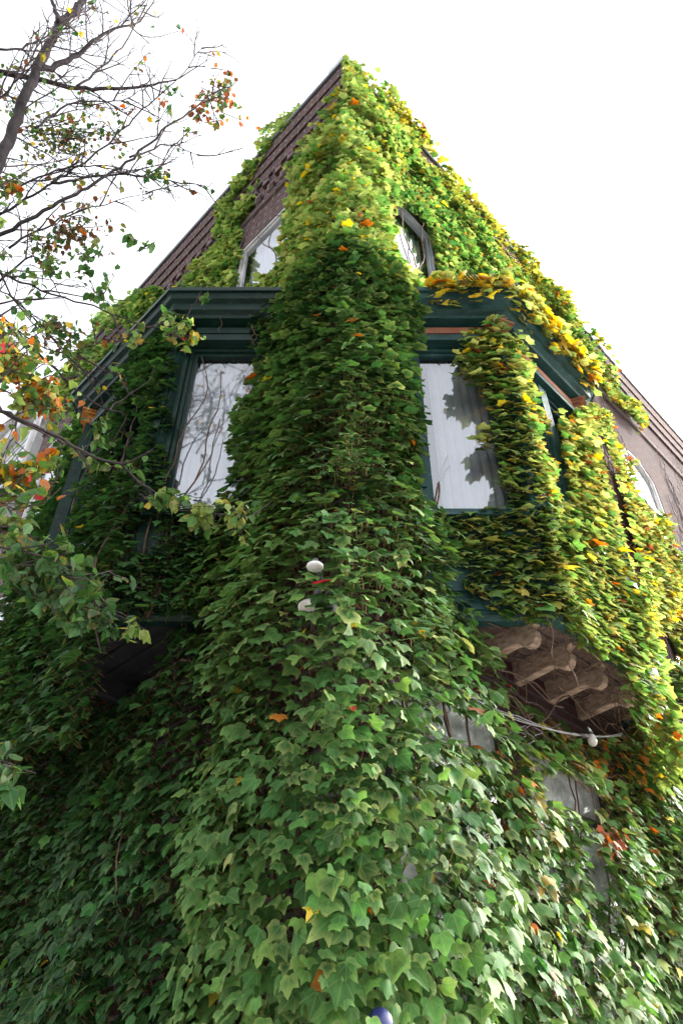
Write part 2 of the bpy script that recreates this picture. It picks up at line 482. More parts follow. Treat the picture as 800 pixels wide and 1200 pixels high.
def window_fill(loop, mp, fm, gm, cm, parent, fw=.055, rail=None, base=-.10, folds=True):
    """frame (one mesh) > pane, curtain.  mp(a,z,d) -> world, d = outward"""
    mb = MB()
    i1 = inset(loop, fw); i2 = inset(loop, fw + .03)
    ring(mb, inset(loop, .003), i1, base, base - .09, mp)
    ring(mb, i1, i2, base - .025, base - .075, mp)
    us = [a for a, z in loop]; zs = [z for a, z in loop]
    u0, u1, z0, z1 = min(us), max(us), min(zs), max(zs)
    if rail:
        zr = z0 + (z1 - z0) * rail
        c = [mp(a, z, d) for z in (zr - .03, zr + .03) for a, d in ((u0 + fw + .04, base - .02), (u1 - fw - .04, base - .02), (u1 - fw - .04, base - .07), (u0 + fw + .04, base - .07))]
        mb.hexa(c)
    # sill
    c = [mp(a, z, d) for z in (z0 - .045, z0 - .002) for a, d in ((u0 - .05, base - .05), (u1 + .05, base - .05), (u1 + .05, .05), (u0 - .05, .05))]
    mb.hexa(c)
    f = mb.build('window_frame', fm, parent)
    pane = MB(); g0 = [mp(a, z, base - .045) for a, z in i1]; g1 = [mp(a, z, base - .053) for a, z in i1]
    n = len(i1)
    nrm = np.cross(np.array(g0[1]) - g0[0], np.array(g0[2]) - g0[1]); outw = np.array(mp(u0, z0, 1)) - np.array(mp(u0, z0, 0))
    pane.add(g0, [tuple(range(n)) if nrm.dot(outw) > 0 else tuple(range(n - 1, -1, -1))])   # panes face the street
    cur = MB()
    nx = 48; vs = []; fs = []
    for i in range(nx + 1):
        a = u0 + .02 + (u1 - u0 - .04) * i / nx
        d = base - .15 + (.018 * math.sin(i * 1.15) + .008 * math.sin(i * 2.7) if folds else 0)
        vs += [mp(a, z0 + .02, d), mp(a, z1 - .01, d)]
    for i in range(nx): fs.append((2 * i, 2 * i + 2, 2 * i + 3, 2 * i + 1))
    cur.add(vs, fs, smooth=True)
    return f, pane, cur

def deep(parent, f, pane, cur, gm, cm):
    pane.build('pane', gm, parent, fixn=False); cur.build('curtain', cm, parent, fixn=False)

for side in (-1, 1):
    for w in WIN[side]:
        lp = arch_loop(*w[:5])
        mp = (lambda s: (lambda a, z, d: W(s, a, d, z)))(side)
        f, pane, cur = window_fill(lp, mp, M[w[5]], None, None, building, base=-.008, fw=.02 if w[2] < 4 or (side > 0 and w[0] < 1) else .03, rail=None if w[7] == 'curtain' and w[0] < 1 else (.83 if w[2] < 2 else .48), folds=w[7] == 'curtain')
        f.name = 'window'
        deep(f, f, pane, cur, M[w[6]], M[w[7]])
        # dark room behind
# interior partition so rooms behind curtains are dark
# ------------------------------------------------------------------ bay windows
U0 = .70
PRS = {1: .55, -1: .62}
BWS = {1: 1.25, -1: 1.45}
ZB, ZS, ZW, ZC = 3.86, 4.66, 6.41, 6.87      # base, sill, window head, cornice top
def bay_off(off, side=1):
    """the bay's plan polyline pushed outward by off (mitred)"""
    t = off * math.tan(math.radians(22.5)); BW, PR = BWS[side], PRS[side]
    return [(U0 - off / R2, 0), (U0 + PR - t, PR + off), (U0 + PR + BW + t, PR + off), (U0 + 2 * PR + BW + off / R2, 0)]

def bay(side, paint, trim, strip, cap, label_extra):
    BW, PR = BWS[side], PRS[side]; BP = bay_off(0, side)
    def P(u, o, z): return W(side, u, o, z)
    def path(off): return [tuple(P(u, o, 0)[:2]) for u, o in bay_off(off, side)]
    segs = []
    for (a, b) in zip(BP[:-1], BP[1:]):
        a, b = np.array(a), np.array(b); L = np.linalg.norm(b - a); t = (b - a) / L; n = np.array([-t[1], t[0]])
        if n[1] < 0: n = -n
        segs.append((a, t, n, L))
    def smp(sg):
        a, t, n, L = sg
        return lambda s, z, d: P(*(a + t * s + n * d), z)
    # body: apron, header and jambs of each face
    body = MB()
    def sb(sg, s0, s1, z0, z1, d0, d1, mbx):
        m = smp(sg)
        mbx.hexa([m(s, z, d) for z in (z0, z1) for s, d in ((s0, d0), (s1, d0), (s1, d1), (s0, d1))])
    later = []
    body_parts = []
    wins = []
    for i, sg in enumerate(segs):
        L = sg[3]
        e0, e1 = (.0, L - .012) if i != 1 else (.012, L - .012)
        sb(sg, e0, e1, ZB, ZS - .05, -.08, 0, body)               # apron
        sb(sg, e0, e1, ZW, ZC - .05, -.08, 0, body)               # header
        jw = .10
        jl = .05 if i == 0 else jw
        sb(sg, e0, jl, ZS - .048, ZW - .002, -.08, 0, body)
        sb(sg, L - jw, e1, ZS - .048, ZW - .002, -.08, 0, body)
        # moulded apron panel: a raised rectangular frame and ledge
        m = smp(sg); mould = MB()
        lp = [(.12, ZB + .14), (L - .12, ZB + .14), (L - .12, ZS - .2), (.12, ZS - .2)]
        ring(mould, lp, inset(lp, .05), .022, -.002, m); later.append(('apron_moulding', mould, trim)); mould = MB()
        sb(sg, .02, L - .02, ZS - .10, ZS - .052, -.01, .07, mould); later.append(('ledge', mould, trim)); mould = MB()
        sb(sg, .02, L - .02, ZB + .002, ZB + .075, -.01, .03, mould); later.append(('base_board', mould, trim)); mould = MB(); strips = MB()
        # trim strip (architrave) and lintel mould over the window
        sb(sg, .13, L - .13, ZW + .125, ZW + .20, .002, .035, strips); later.append(('architrave', strips, strip))
        sb(sg, .10, L - .10, ZW + .015, ZW + .07, .002, .05, mould); later.append(('lintel', mould, trim)); mould = MB()
        sb(sg, .10, L - .10, ZW + .085, ZW + .115, .002, .03, mould); later.append(('lintel_moulding', mould, trim))
        if i == 1:
            k = 2
            gap = .12; ww = (L - 2 * jw - gap) / 2
            sb(sg, jw + ww, jw + ww + gap, ZS - .048, ZW - .002, -.08, 0, body)
            wins += [(sg, jl + .002, jw + ww - .002), (sg, jw + ww + gap + .002, L - jw - .002)]
        else:
            wins.append((sg, jl + .002, L - jw - .002))
    b = body.build('bay_window', paint, building)
    for nm, x, mt in later: x.build(nm, mt, b)
    # corner pilasters with capitals, one mesh per pilaster
    for i, (u, o) in enumerate(BP):
        q = MB(); c = MB()
        if i == 0: nn = np.array([-R2 + .0, R2]); 
        elif i == 3: nn = np.array([R2, R2])
        elif i == 1: nn = np.array([-.3827, .9239])
        else: nn = np.array([.3827, .9239])
        tt = np.array([nn[1], -nn[0]])
        ctr = np.array([u, o])
        if i == 0: ctr = ctr + np.array([R2, R2]) * .03
        if i == 3: ctr = ctr + np.array([-R2, R2]) * .06
        def pb(mbx, hw, z0, z1, d0, d1):
            if i == 0: hw *= .55
            mbx.hexa([P(*(ctr + tt * s + nn * d), z) for z in (z0, z1) for s, d in ((-hw, d0), (hw, d0), (hw, d1), (-hw, d1))])
        pb(q, .065, ZS - .04, ZW + .08, -.03, .045)
        pb(q, .045, ZS + .15, ZW - .1, .045, .058)
        pb(q, .08, ZS - .04, ZS + .09, -.03, .06)
        po = q.build('pilaster', paint, b)
        pb(c, .085, ZW + .082, ZW + .11, -.02, .065)
        pb(c, .072, ZW + .111, ZW + .19, -.02, .052)
        pb(c, .095, ZW + .191, ZW + .215, -.02, .085)
        pb(c, .11, ZW + .216, ZW + .237, -.02, .11)
        cm = cap if not isinstance(cap, (list, tuple)) else cap[i]
        c.build('capital', cm, b)
    # cornice swept round the bay
    prof = [(-.05, ZC - .22), (.10, ZC - .22), (.11, ZC - .19), (.15, ZC - .17), (.16, ZC - .10), (.20, ZC - .085), (.22, ZC - .04), (.22, ZC), (-.05, ZC + .02)]
    vs, fs = sweep(path, prof)
    mb = MB(); mb.add(vs, fs); mb.build('cornice', paint, b)
    vs, fs = sweep(path, [(.223, ZC - .035), (.245, ZC - .035), (.245, ZC + .012), (.223, ZC + .012)])
    mb = MB(); mb.add(vs, fs); mb.build('gutter_edge', trim, b)
    mb = MB()
    pl = path(.2); mb.add([(x, y, ZC + .022) for x, y in pl] + [(x, y, ZC - .05) for x, y in pl], [(0, 1, 2, 3), (7, 6, 5, 4), (0, 1, 5, 4), (1, 2, 6, 5), (2, 3, 7, 6)])
    mb.build('roof_cap', M['coping'], b)
    # soffit boards
    mb = MB()
    nb = 9
    for k in range(nb):
        o0, o1 = PR * k / nb + .004, PR * (k + 1) / nb - .006
        ua, ub = U0 + o0 + .02, U0 + 2 * PR + BW - o0 - .02
        ua1, ub1 = U0 + o1 + .02, U0 + 2 * PR + BW - o1 - .02
        zz = ZB - .012 - .012 * (k % 2)
        q = [(ua, o0), (ub, o0), (ub1, o1), (ua1, o1)]
        mb.hexa([P(u, o, z) for z in (zz - .02, zz + .01) for u, o in q])
    mb.build('soffit', M['darkwood'] if side > 0 else M['dark'], b)
    mb = MB()
    vs, fs = sweep(path, [(-.07, ZB - .06), (-.005, ZB - .06), (.015, ZB - .03), (.015, ZB - .001), (-.07, ZB - .001)])
    mb.add(vs, fs); mb.build('base_moulding', paint if side > 0 else M['green'], b)
    # wooden brackets with scroll ends
    for u in ([1.18, 1.57, 1.96, 2.35] if side > 0 else [2.1]):
        mb = MB()
        h = .034
        prof = [(0.0, -.13), (.26, -.10), (.30, -.105), (.335, -.135), (.37, -.15), (.405, -.135), (.425, -.10), (.425, -.06), (.40, -.03), (.44, -.005), (.44, .03), (0, .03)]
        n = len(prof)
        vs = [P(u + sgn * h, o, ZB - .05 + z) for sgn in (-1, 1) for o, z in prof]
        fs = [tuple(range(n)), tuple(range(2 * n - 1, n - 1, -1))] + [(i, (i + 1) % n, n + (i + 1) % n, n + i) for i in range(n)]
        mb.add(vs, fs); mb.build('bracket', M['wood'] if side > 0 else M['dark'], b, bevel=.008)
    # windows
    for sg, s0, s1 in wins:
        lp = [(s0, ZS - .04), (s1, ZS - .04), (s1, ZW - .004), (s0, ZW - .004)]
        f, pane, cur = window_fill(lp, smp(sg), trim, None, None, b, fw=.03, base=-.03)
        # pane and curtain are sub-parts of the bay (three levels at most)
        pane.build('pane', M['glass'], b, fixn=False); cur.build('curtain', M['curtain'], b, fixn=False)
    return b, segs, smp

bayR, segR, smR = bay(1, M['teal'], M['teal'], M['rust'], M['rust'], '')
bayL, segL, smL = bay(-1, M['green'], M['green'], M['green'], [M['green'], M['green'], M['ochre'], M['ochre']], '')

# ------------------------------------------------------------------ leaves
def leaf_template(kind):
    if kind == 'lobed':      # three pointed lobes
        half = [(.17, -.05), (.37, -.03), (.50, .16), (.50, .34), (.62, .66), (.41, .60), (.25, .64), (.17, .86)]
    elif kind == 'broad':    # shallow lobes
        half = [(.20, -.08), (.42, -.02), (.53, .18), (.54, .36), (.55, .60), (.42, .66), (.30, .72), (.17, .90)]
    else:                    # oval tree leaf
        half = [(.12, .0), (.25, .08), (.35, .22), (.38, .36), (.36, .52), (.30, .66), (.22, .80), (.12, .95)]
    mid = [(0, .06), (0, .52), (0, 1.1)]
    q = (.24, .32)
    right = half + [q]
    v = mid + right + [(-x, y) for x, y in right]
    R = 3; Lf = 3 + 9
    def tri(o, flip):
        A, B, C, Cc, Dd, E, Ff, G, Q = range(o, o + 9)
        t = [(0, A, Q), (A, B, Q), (B, C, Q), (C, Cc, Q), (Cc, Dd, E), (Cc, E, Q), (E, Ff, Q), (Ff, 1, Q), (1, 0, Q), (Ff, G, 1), (G, 2, 1)]
        return [(a, c, b) for a, b, c in t] if flip else t
    rim = np.array([.15, 0, 1] + [1, 1, 1, .9, 1, .9, .8, .9, .1] * 2)
    return np.array(v), tri(R, True) + tri(Lf, False), rim
T_LOB, TRIS, RIM = leaf_template('lobed')
T_BRD = leaf_template('broad')[0]
T_OVL = leaf_template('oval')[0]
TRIS = np.array(TRIS)

def build_leaves(name, parent, P, Nn, size, col, rimcol, rimamt, material, lobed=None, tilt=(.62, .25), yaw=.35, roll=.3, tip=None, stalk=None):
    """every row one leaf: P = where the stalk meets the blade, Nn = outward"""
    n = len(P)
    if n == 0: return None
    P = np.asarray(P); Nn = np.asarray(Nn)
    Z = np.array([0, 0, 1.0])
    a = np.clip(tilt[0] + rng.normal(0, 1, n) * tilt[1], -.3, 1.45)
    if tip is None:
        t = -Z[None] * np.cos(a)[:, None] + Nn * np.sin(a)[:, None]
        nr = Nn * np.cos(a)[:, None] + Z[None] * np.sin(a)[:, None]
    else:
        t = tip; nr = np.cross(np.cross(t, Z[None] + rng.normal(0, .35, (n, 3))), t); nr /= np.linalg.norm(nr, axis=1)[:, None] + 1e-9
    x = np.cross(t, nr)
    w = rng.normal(0, 1, n) * yaw                                   # swing about the blade normal
    t, x = t * np.cos(w)[:, None] + x * np.sin(w)[:, None], x * np.cos(w)[:, None] - t * np.sin(w)[:, None]
    r = rng.normal(0, 1, n) * roll                                  # roll about the midrib
    x, nr = x * np.cos(r)[:, None] + nr * np.sin(r)[:, None], nr * np.cos(r)[:, None] - x * np.sin(r)[:, None]
    if lobed is None: lobed = rng.uniform(0, 1, n)
    base = T_LOB[None] * lobed[:, None, None] + (T_BRD if tip is None else T_OVL)[None] * (1 - lobed)[:, None, None]
    base = base * rng.normal(1, .035, base.shape) + rng.normal(0, .008, base.shape)
    sx = rng.uniform(.86, 1.12, n)[:, None] * size[:, None]; sy = size[:, None] * rng.uniform(.9, 1.12, n)[:, None]
    lx, ly = base[..., 0] * sx, base[..., 1] * sy
    bend = rng.normal(.34, .2, n)[:, None]; fold = rng.normal(.16, .14, n)[:, None]; cup = rng.normal(.22, .2, n)[:, None]
    lz = (-bend * base[..., 1] ** 2 * .5 + fold * np.abs(base[..., 0]) - cup * base[..., 0] ** 2 * 1.6) * size[:, None]
    V = P[:, None, :] + lx[..., None] * x[:, None] + ly[..., None] * t[:, None] + lz[..., None] * nr[:, None]
    nv = base.shape[1]
    ra = np.clip(RIM[None] ** 2 * rimamt[:, None], 0, 1)[..., None]
    C = col[:, None] * (1 - ra) + rimcol[:, None] * ra
    C = np.concatenate([C, np.ones((n, nv, 1))], 2)
    faces = (TRIS[None] + (np.arange(n) * nv)[:, None, None]).reshape(-1, 3)
    vall = V.reshape(-1, 3); call = C.reshape(-1, 4); uva = base.reshape(-1, 2)
    if stalk is not None and stalk.any():                       # leaf stalks running back to the vine
        k = np.where(stalk)[0]; q = len(k)
        h = V[k, 0]; rt = h - Nn[k] * (size[k] * rng.uniform(.5, .9, q))[:, None] - Z[None] * (size[k] * rng.uniform(-.1, .6, q))[:, None] + rng.normal(0, .006, (q, 3))
        w_ = .0014
        tri3 = np.array([[1, 0, 0], [-.5, 0, .87], [-.5, 0, -.87]]) * w_
        pv = np.concatenate([h[:, None] + tri3[None], rt[:, None] + tri3[None]], 1)
        pf_ = np.array([(0, 1, 4), (0, 4, 3), (1, 2, 5), (1, 5, 4), (2, 0, 3), (2, 3, 5)])
        faces = np.concatenate([faces, (pf_[None] + (np.arange(q) * 6 + len(vall))[:, None, None]).reshape(-1, 3)])
        vall = np.concatenate([vall, pv.reshape(-1, 3)]); call = np.concatenate([call, np.tile([.26, .17, .07, 1], (q * 6, 1))]); uva = np.concatenate([uva, np.tile([.3, .8], (q * 6, 1))])
    off = wloc(parent)
    me = bpy.data.meshes.new(name)
    me.vertices.add(len(vall)); me.vertices.foreach_set('co', (vall - off).astype(np.float32).ravel())
    nf = len(faces)
    me.loops.add(nf * 3); me.loops.foreach_set('vertex_index', faces.astype(np.int32).ravel())
    me.polygons.add(nf); me.polygons.foreach_set('loop_start', np.arange(0, nf * 3, 3, dtype=np.int32)); me.polygons.foreach_set('loop_total', np.full(nf, 3, np.int32))
    me.polygons.foreach_set('use_smooth', np.ones(nf, bool))
    at_ = me.attributes.new('tint', 'FLOAT_COLOR', 'POINT'); at_.data.foreach_set('color', call.astype(np.float32).ravel())
    uvl = me.uv_layers.new(name='UVMap')
    uvv = uva[faces.ravel()]
    uvl.data.foreach_set('uv', uvv.astype(np.float32).ravel())
    me.update(); me.validate()
    me.materials.append(material)
    o = bpy.data.objects.new(name, me); COL.objects.link(o); o.parent = parent
    return o

def pal(cols, wts, n):
    cols = np.array(cols); k = rng.choice(len(cols), size=n, p=np.array(wts) / sum(wts))
    c = cols[k]
    return c * rng.uniform(.75, 1.25, (n, 1)) * rng.uniform(.92, 1.08, (n, 3))

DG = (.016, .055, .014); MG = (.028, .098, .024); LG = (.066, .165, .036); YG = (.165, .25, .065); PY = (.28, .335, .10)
GO = (.56, .42, .05); OR = (.48, .15, .025); RD = (.42, .03, .03); BR = (.16, .06, .025); OL = (.13, .14, .03)

def proj(P):
    q = np.asarray(P) - CAM
    dep = q[:, 1] * CT + q[:, 2] * ST
    return 400 + F * q[:, 0] / dep, 600 - F * (-q[:, 1] * ST + q[:, 2] * CT) / dep

# openings the plants leave clear in front of panes (survey outlines seen from the camera point)
CLEAR = dict(
    gA=[(519, 826), (532, 828), (560, 843), (586, 858), (586, 888), (566, 880), (545, 872), (522, 866)],
    gB=[(640, 912), (660, 906), (690, 912), (708, 930), (712, 970), (704, 976), (690, 962), (664, 950), (644, 938)],
    gC=[(690, 985), (712, 996), (722, 1056), (708, 1062), (694, 1020)],
    gD=[(655, 1020), (684, 1030), (686, 1066), (664, 1062)],
    gE=[(560, 930), (580, 925), (585, 945), (566, 952)],
    gH=[(634, 448), (652, 462), (662, 512), (672, 590), (664, 604), (654, 566), (643, 505)],
    gI=[(462, 262), (474, 246), (492, 262), (506, 284), (514, 330), (497, 326), (478, 312), (463, 300)],
    gJ=[(298, 276), (331, 240), (329, 262), (322, 290), (316, 315), (284, 330), (282, 300)],
    gK=[(438, 1186), (446, 1182), (454, 1188), (456, 1220), (438, 1220)],
    gL=[(700, 492), (710, 505), (728, 560), (744, 625), (757, 690), (748, 696), (732, 640), (714, 575), (702, 525)],
    gF=[(530, 658), (550, 652), (553, 676), (540, 684), (528, 678)])
def cleared(P, Nn, names):
    x, y = proj(P + Nn * .035 - np.array([0, 0, .03]))
    r = np.zeros(len(x), bool)
    for k in names: r |= inpoly(x + 2.5 * np.sin(y * .9), y + 2 * np.sin(x * .8), CLEAR[k])
    return r

def inpoly(x, y, poly):
    poly = np.asarray(poly); r = np.zeros(len(x), bool)
    j = len(poly) - 1
    for i in range(len(poly)):
        xi, yi = poly[i]; xj, yj = poly[j]
        c = ((yi > y) != (yj > y)) & (x < (xj - xi) * (y - yi) / (yj - yi + 1e-12) + xi)
        r ^= c; j = i
    return r

class WallPatch:
    """one of the two street walls; the surface rounds off into the building corner"""
    def __init__(s, side, depth_fn=None): s.side = side; s.depth = depth_fn; s.o = W(side, 0, 0, 0); s.t = TW(side); s.n = NW(side)
    def plane(s, px, py, off=.12):
        d = ray(px, py); p0 = s.o + s.n * off
        k = (p0 - CAM).dot(s.n) / d.dot(s.n); p = CAM + d * k
        return ((p - s.o).dot(s.t), p[2])
    def poly(s, pts, off=.12): return [s.plane(x, y, off) for x, y in pts]
    def surf(s, a, z, d):
        w = np.clip(a / .55, 0, 1); w = w * w * (3 - 2 * w)
        n = s.n[None] * w[:, None] + np.array([0, -1.0, 0])[None] * (1 - w)[:, None]
        n /= np.linalg.norm(n, axis=1)[:, None]
        p = s.o[None] + a[:, None] * s.t[None] + d[:, None] * n
        p[:, 2] = z
        return p, n

class SegPatch:
    def __init__(s, side, sg):
        a, t, n, L = sg
        s.side = side; s.L = L
        s.o = W(side, a[0], a[1], 0); s.t = W(side, *(a + t), 0) - s.o; s.n = W(side, *(a + n), 0) - s.o
    plane = WallPatch.plane
    poly = WallPatch.poly
    def surf(s, a, z, d):
        p = s.o[None] + a[:, None] * s.t[None] + d[:, None] * s.n[None]; p[:, 2] = z
        return p, np.repeat(s.n[None], len(a), 0)

n_big = SinNoise(2.2, seed=1); n_mid = SinNoise(6.5, seed=2); n_fine = SinNoise(16, seed=3); n_col = SinNoise(3.0, seed=4); n_red = SinNoise(2.6, seed=9)

def scatter(patch, a0, a1, z0, z1, inside, size, depth, keep=None, layers=2, dens=1.0, clear=()):
    """staggered rows of leaves, shingled; returns P, N, size, a, z"""
    out = []
    gap = lambda z: float(np.interp(z, [1.5, 3.5, 4.5, 6], [1.2, 1.14, 1.05, 1.0]))
    for L in range(layers):
        zz = z0
        rows = []
        sz = size
        zs = []
        while zz < z1:
            s_ = sz(zz); zs.append(zz); zz += s_ * .60 / dens * gap(zz)
        A = []; Z = []
        for i, zr in enumerate(zs):
            s_ = sz(zr); st = s_ * .86 / dens * gap(zr)
            k = np.arange(a0 + rng.uniform(0, st), a1, st)
            A.append(k + rng.normal(0, st * .25, len(k))); Z.append(zr + rng.normal(0, s_ * .22, len(k)))
        A = np.concatenate(A); Z = np.concatenate(Z)
        m = inside(A, Z)
        A, Z = A[m], Z[m]
        base, n0 = patch.surf(A, Z, np.zeros(len(A)))
        d = depth(A, Z, base)
        d = d - L * .11 + rng.normal(0, .03, len(A))
        if L: d = np.maximum(d, .015)
        d = np.maximum(d, .02)
        P_, N_ = patch.surf(A, Z, d)
        if clear:
            kk = ~cleared(P_, N_, clear); P_, N_, A, Z = P_[kk], N_[kk], A[kk], Z[kk]
        if keep is not None:
            kk = keep(P_, A, Z, L); P_, N_, A, Z = P_[kk], N_[kk], A[kk], Z[kk]
        S = np.array([sz(z) for z in Z]) * np.clip(np.exp(rng.normal(0, .26, len(Z))), .45, 1.65)
        out.append((P_, N_, S, A, Z, np.full(len(A), L)))
    return [np.concatenate(x) for x in zip(*out)]

def lsize(z): return float(np.interp(z, [1.5, 3.5, 6.5, 11.5], [.056, .060, .062, .058]))

def ivy(name, loc, label, mesh_list):
    pass

def colour(P, base_cols, wts, shift=None):
    n = len(P)
    c = pal(base_cols, wts, n)
    return c

def stems_on(patch, start, n, mbx, height=(1, 3), rad=.008, d=.03, sway=.35, up=1, k=5):
    """wandering vine stems over a patch, from (a,z) starting spots"""
    for (a, z) in start:
        for _ in range(n):
            A, Z, h = a + rng.normal(0, .08), z, rng.uniform(*height)
            pts = []; dirx = rng.normal(0, sway); steps = int(h / .09)
            for i in range(steps):
                pts.append((A, Z)); dirx = dirx * .85 + rng.normal(0, sway * .4); A += .09 * dirx; Z += .09 * up
            if len(pts) < 3: continue
            pa = np.array(pts)
            p, nn = patch.surf(np.clip(pa[:, 0], .0, 99), pa[:, 1], np.full(len(pa), d) + rng.normal(0, .006, len(pa)))
            mbx.tube(p, np.linspace(rad, rad * .4, len(p)), k)

WL, WR = WallPatch(-1), WallPatch(1)
SRc, SRf, SRe = SegPatch(1, segR[0]), SegPatch(1, segR[1]), SegPatch(1, segR[2])
SLc, SLf, SLe = SegPatch(-1, segL[0]), SegPatch(-1, segL[1]), SegPatch(-1, segL[2])

def bulge(A, Z, lo=.28, w=.6):
    return lo * np.exp(-(A / w) ** 2)

IVY_G = 'Boston ivy plants climbing the brick corner building'
def new_ivy(name, loc, label): return empty(name, loc, label, 'climbing plant', IVY_G)

def emit(name, parent, parts, cols, wts, rimc=(.33, .36, .10), rim=(.0, .16), tilt=None, redfrac=.012, tintfn=None, yaw=.27, roll=.22, matl=None):
    P, Nn, S, A, Z = [np.concatenate(x) for x in zip(*[p[:5] for p in parts])]
    n = len(P)
    if tilt is None: tilt = (np.interp(Z, [1.5, 2.4, 3.8, 6, 11], [.62, .72, .98, 1.08, 1.0]), .2)
    if np.isscalar(yaw): lowz = np.clip((4.2 - Z) / 1.2, 0, 1); yaw = yaw + .16 * lowz; roll = roll + .16 * lowz
    c = pal(cols, wts, n)
    if tintfn is not None: c = tintfn(c, P, A, Z)
    rm = np.clip(rng.normal(rim[0], rim[1], n), 0, 1)
    rc = np.repeat(np.array([rimc]), n, 0) * rng.uniform(.6, 1.2, (n, 1))
    k = rng.uniform(0, 1, n) < redfrac
    c[k] = pal([OR, RD, GO, BR, PY], [2.2, .25, 3, 2, 3.5], k.sum())
    return build_leaves(name, parent, P, Nn, S, c, rc, rm, matl or M['ivy'], tilt=tilt, yaw=yaw, roll=roll, stalk=Z < 5.2)

def blend(c, c2, f): return c * (1 - f)[:, None] + np.asarray(c2) * f[:, None]

# ---- 1. the thick corner column, ground to cornice height, and its yellow-green head
col = new_ivy('climbing_ivy', (X0, D - .15, 0), 'thick dark green ivy column wrapped round the brick corner between the two bays')
parts = []; stm = MB()
COLTOP = 6.95
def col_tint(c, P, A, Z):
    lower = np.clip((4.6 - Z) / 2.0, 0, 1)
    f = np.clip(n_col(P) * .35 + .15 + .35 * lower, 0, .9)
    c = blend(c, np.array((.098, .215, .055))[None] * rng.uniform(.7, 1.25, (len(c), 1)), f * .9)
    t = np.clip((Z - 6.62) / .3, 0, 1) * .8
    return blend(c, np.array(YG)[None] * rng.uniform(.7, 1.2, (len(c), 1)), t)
for side, pt in ((-1, WL), (1, WR)):
    def ins(A, Z): 
        wv = np.interp(Z, [0, 3.6, 4.2, 7.0], [.95, .92, .64, .50] if side > 0 else [.95, .95, .95, .84]) + .05 * np.sin(Z * 5 + side)
        return (A < wv)
    def dep(A, Z, B, side=side): return .10 + .06 * (Z < 4.4) + (.16 * np.clip((A - .6) / .25, 0, 1) * (Z > 3.8) * .8 if side < 0 else 0) + bulge(A, Z, .27, .55) * np.interp(Z, [0, 3.5, 5, 7], [1.15, 1.15, .95, .75]) + .05 * n_big(B) + .05 * n_mid(B) + .02 * n_fine(B)
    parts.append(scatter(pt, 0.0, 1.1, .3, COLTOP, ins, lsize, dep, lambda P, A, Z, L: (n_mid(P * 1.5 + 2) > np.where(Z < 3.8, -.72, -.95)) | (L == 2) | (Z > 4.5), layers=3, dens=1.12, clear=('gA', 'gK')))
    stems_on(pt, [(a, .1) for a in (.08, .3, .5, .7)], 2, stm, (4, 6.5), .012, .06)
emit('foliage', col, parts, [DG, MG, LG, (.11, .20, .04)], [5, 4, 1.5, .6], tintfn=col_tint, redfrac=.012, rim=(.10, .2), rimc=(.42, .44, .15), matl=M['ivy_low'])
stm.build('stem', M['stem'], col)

head = new_ivy('climbing_ivy', (X0, D - .12, 7), 'yellow-green ivy head on the brick corner above both bays, tapering to the coping')
parts = []; stm = MB()
pl_head = WL.poly([(404, 100), (400, 115), (386, 126), (370, 152), (355, 176), (342, 205), (337, 235), (328, 262), (328, 285), (318, 308), (292, 328), (262, 348), (300, 352), (404, 352)])
pl_head = [(max(a, -.2) if a > .02 else -.2, z) for a, z in pl_head]
def insL(A, Z): return inpoly(A + .04 * np.sin(Z * 21), Z, pl_head) & (Z > 6.6)
def insR(A, Z): 
    wv = np.interp(Z, [6.5, 7.4, 8.4, 9.2, 10.2, 11.2], [.7, .52, .54, .8, .75, .4]) + .04 * np.sin(Z * 9)
    return (A < wv) & (Z < 10.72)
def dep(A, Z, B): return .07 + bulge(A, Z, .22, .5) * np.interp(Z, [6.5, 8, 10, 11.2], [.95, .9, .6, .2]) + .07 * n_mid(B) + .04 * n_big(B)
def kp(P, A, Z, L): return (n_mid(P * 1.3) > -.95) | (A < .45)
parts.append(scatter(WL, 0, 2.6, 6.6, 11.25, insL, lsize, dep, kp, layers=2, dens=1.12, clear=('gI', 'gJ')))
parts.append(scatter(WR, 0, 1.2, 6.6, 11.25, insR, lsize, dep, kp, layers=2, dens=1.12, clear=('gI', 'gJ')))
stems_on(WL, [(.3, 6.6), (.6, 6.6)], 3, stm, (2, 4), .01, .04); stems_on(WR, [(.3, 6.6), (.5, 6.6)], 3, stm, (2, 4), .01, .04)
emit('foliage', head, parts, [YG, PY, LG, OL, GO], [6, 3.5, 3, 1.2, .5], rim=(.05, .2), redfrac=.015)
stm.build('stem', M['stem'], head)

# ---- 2. upper left wall: a strand beside the window, and one along the bay roof
strand = new_ivy('climbing_ivy', W(-1, 2.1, 0, 7), 'narrow yellow-green ivy strand on the bare upper left brick wall, left of the window')
p1 = WL.poly([(345, 122), (348, 133), (316, 172), (298, 202), (294, 232), (279, 262), (276, 300), (270, 335), (256, 350), (205, 350), (222, 330), (238, 305), (250, 282), (258, 240), (278, 210), (302, 176), (327, 142)], .08)
def ins(A, Z): return inpoly(A + .05 * np.sin(Z * 13), Z, p1)
def dep2(A, Z, B): return .06 + .055 * n_mid(B) + .03 * n_fine(B)
pp = [scatter(WL, 0, 5, 6.6, 11.5, ins, lsize, dep2, lambda P, A, Z, L: n_mid(P * 1.2 + 3) > -1.0, layers=2, dens=1.15, clear=('gJ',))]
emit('foliage', strand, pp, [YG, PY, LG, OL], [6, 3, 4, 1.5], redfrac=.01)
stm = MB(); stems_on(WL, [(2.1, 6.9), (2.35, 6.9), (1.95, 7.4)], 4, stm, (2.5, 3.8), .012, .03, .3)
stm.build('stem', M['stem_grey'], strand)

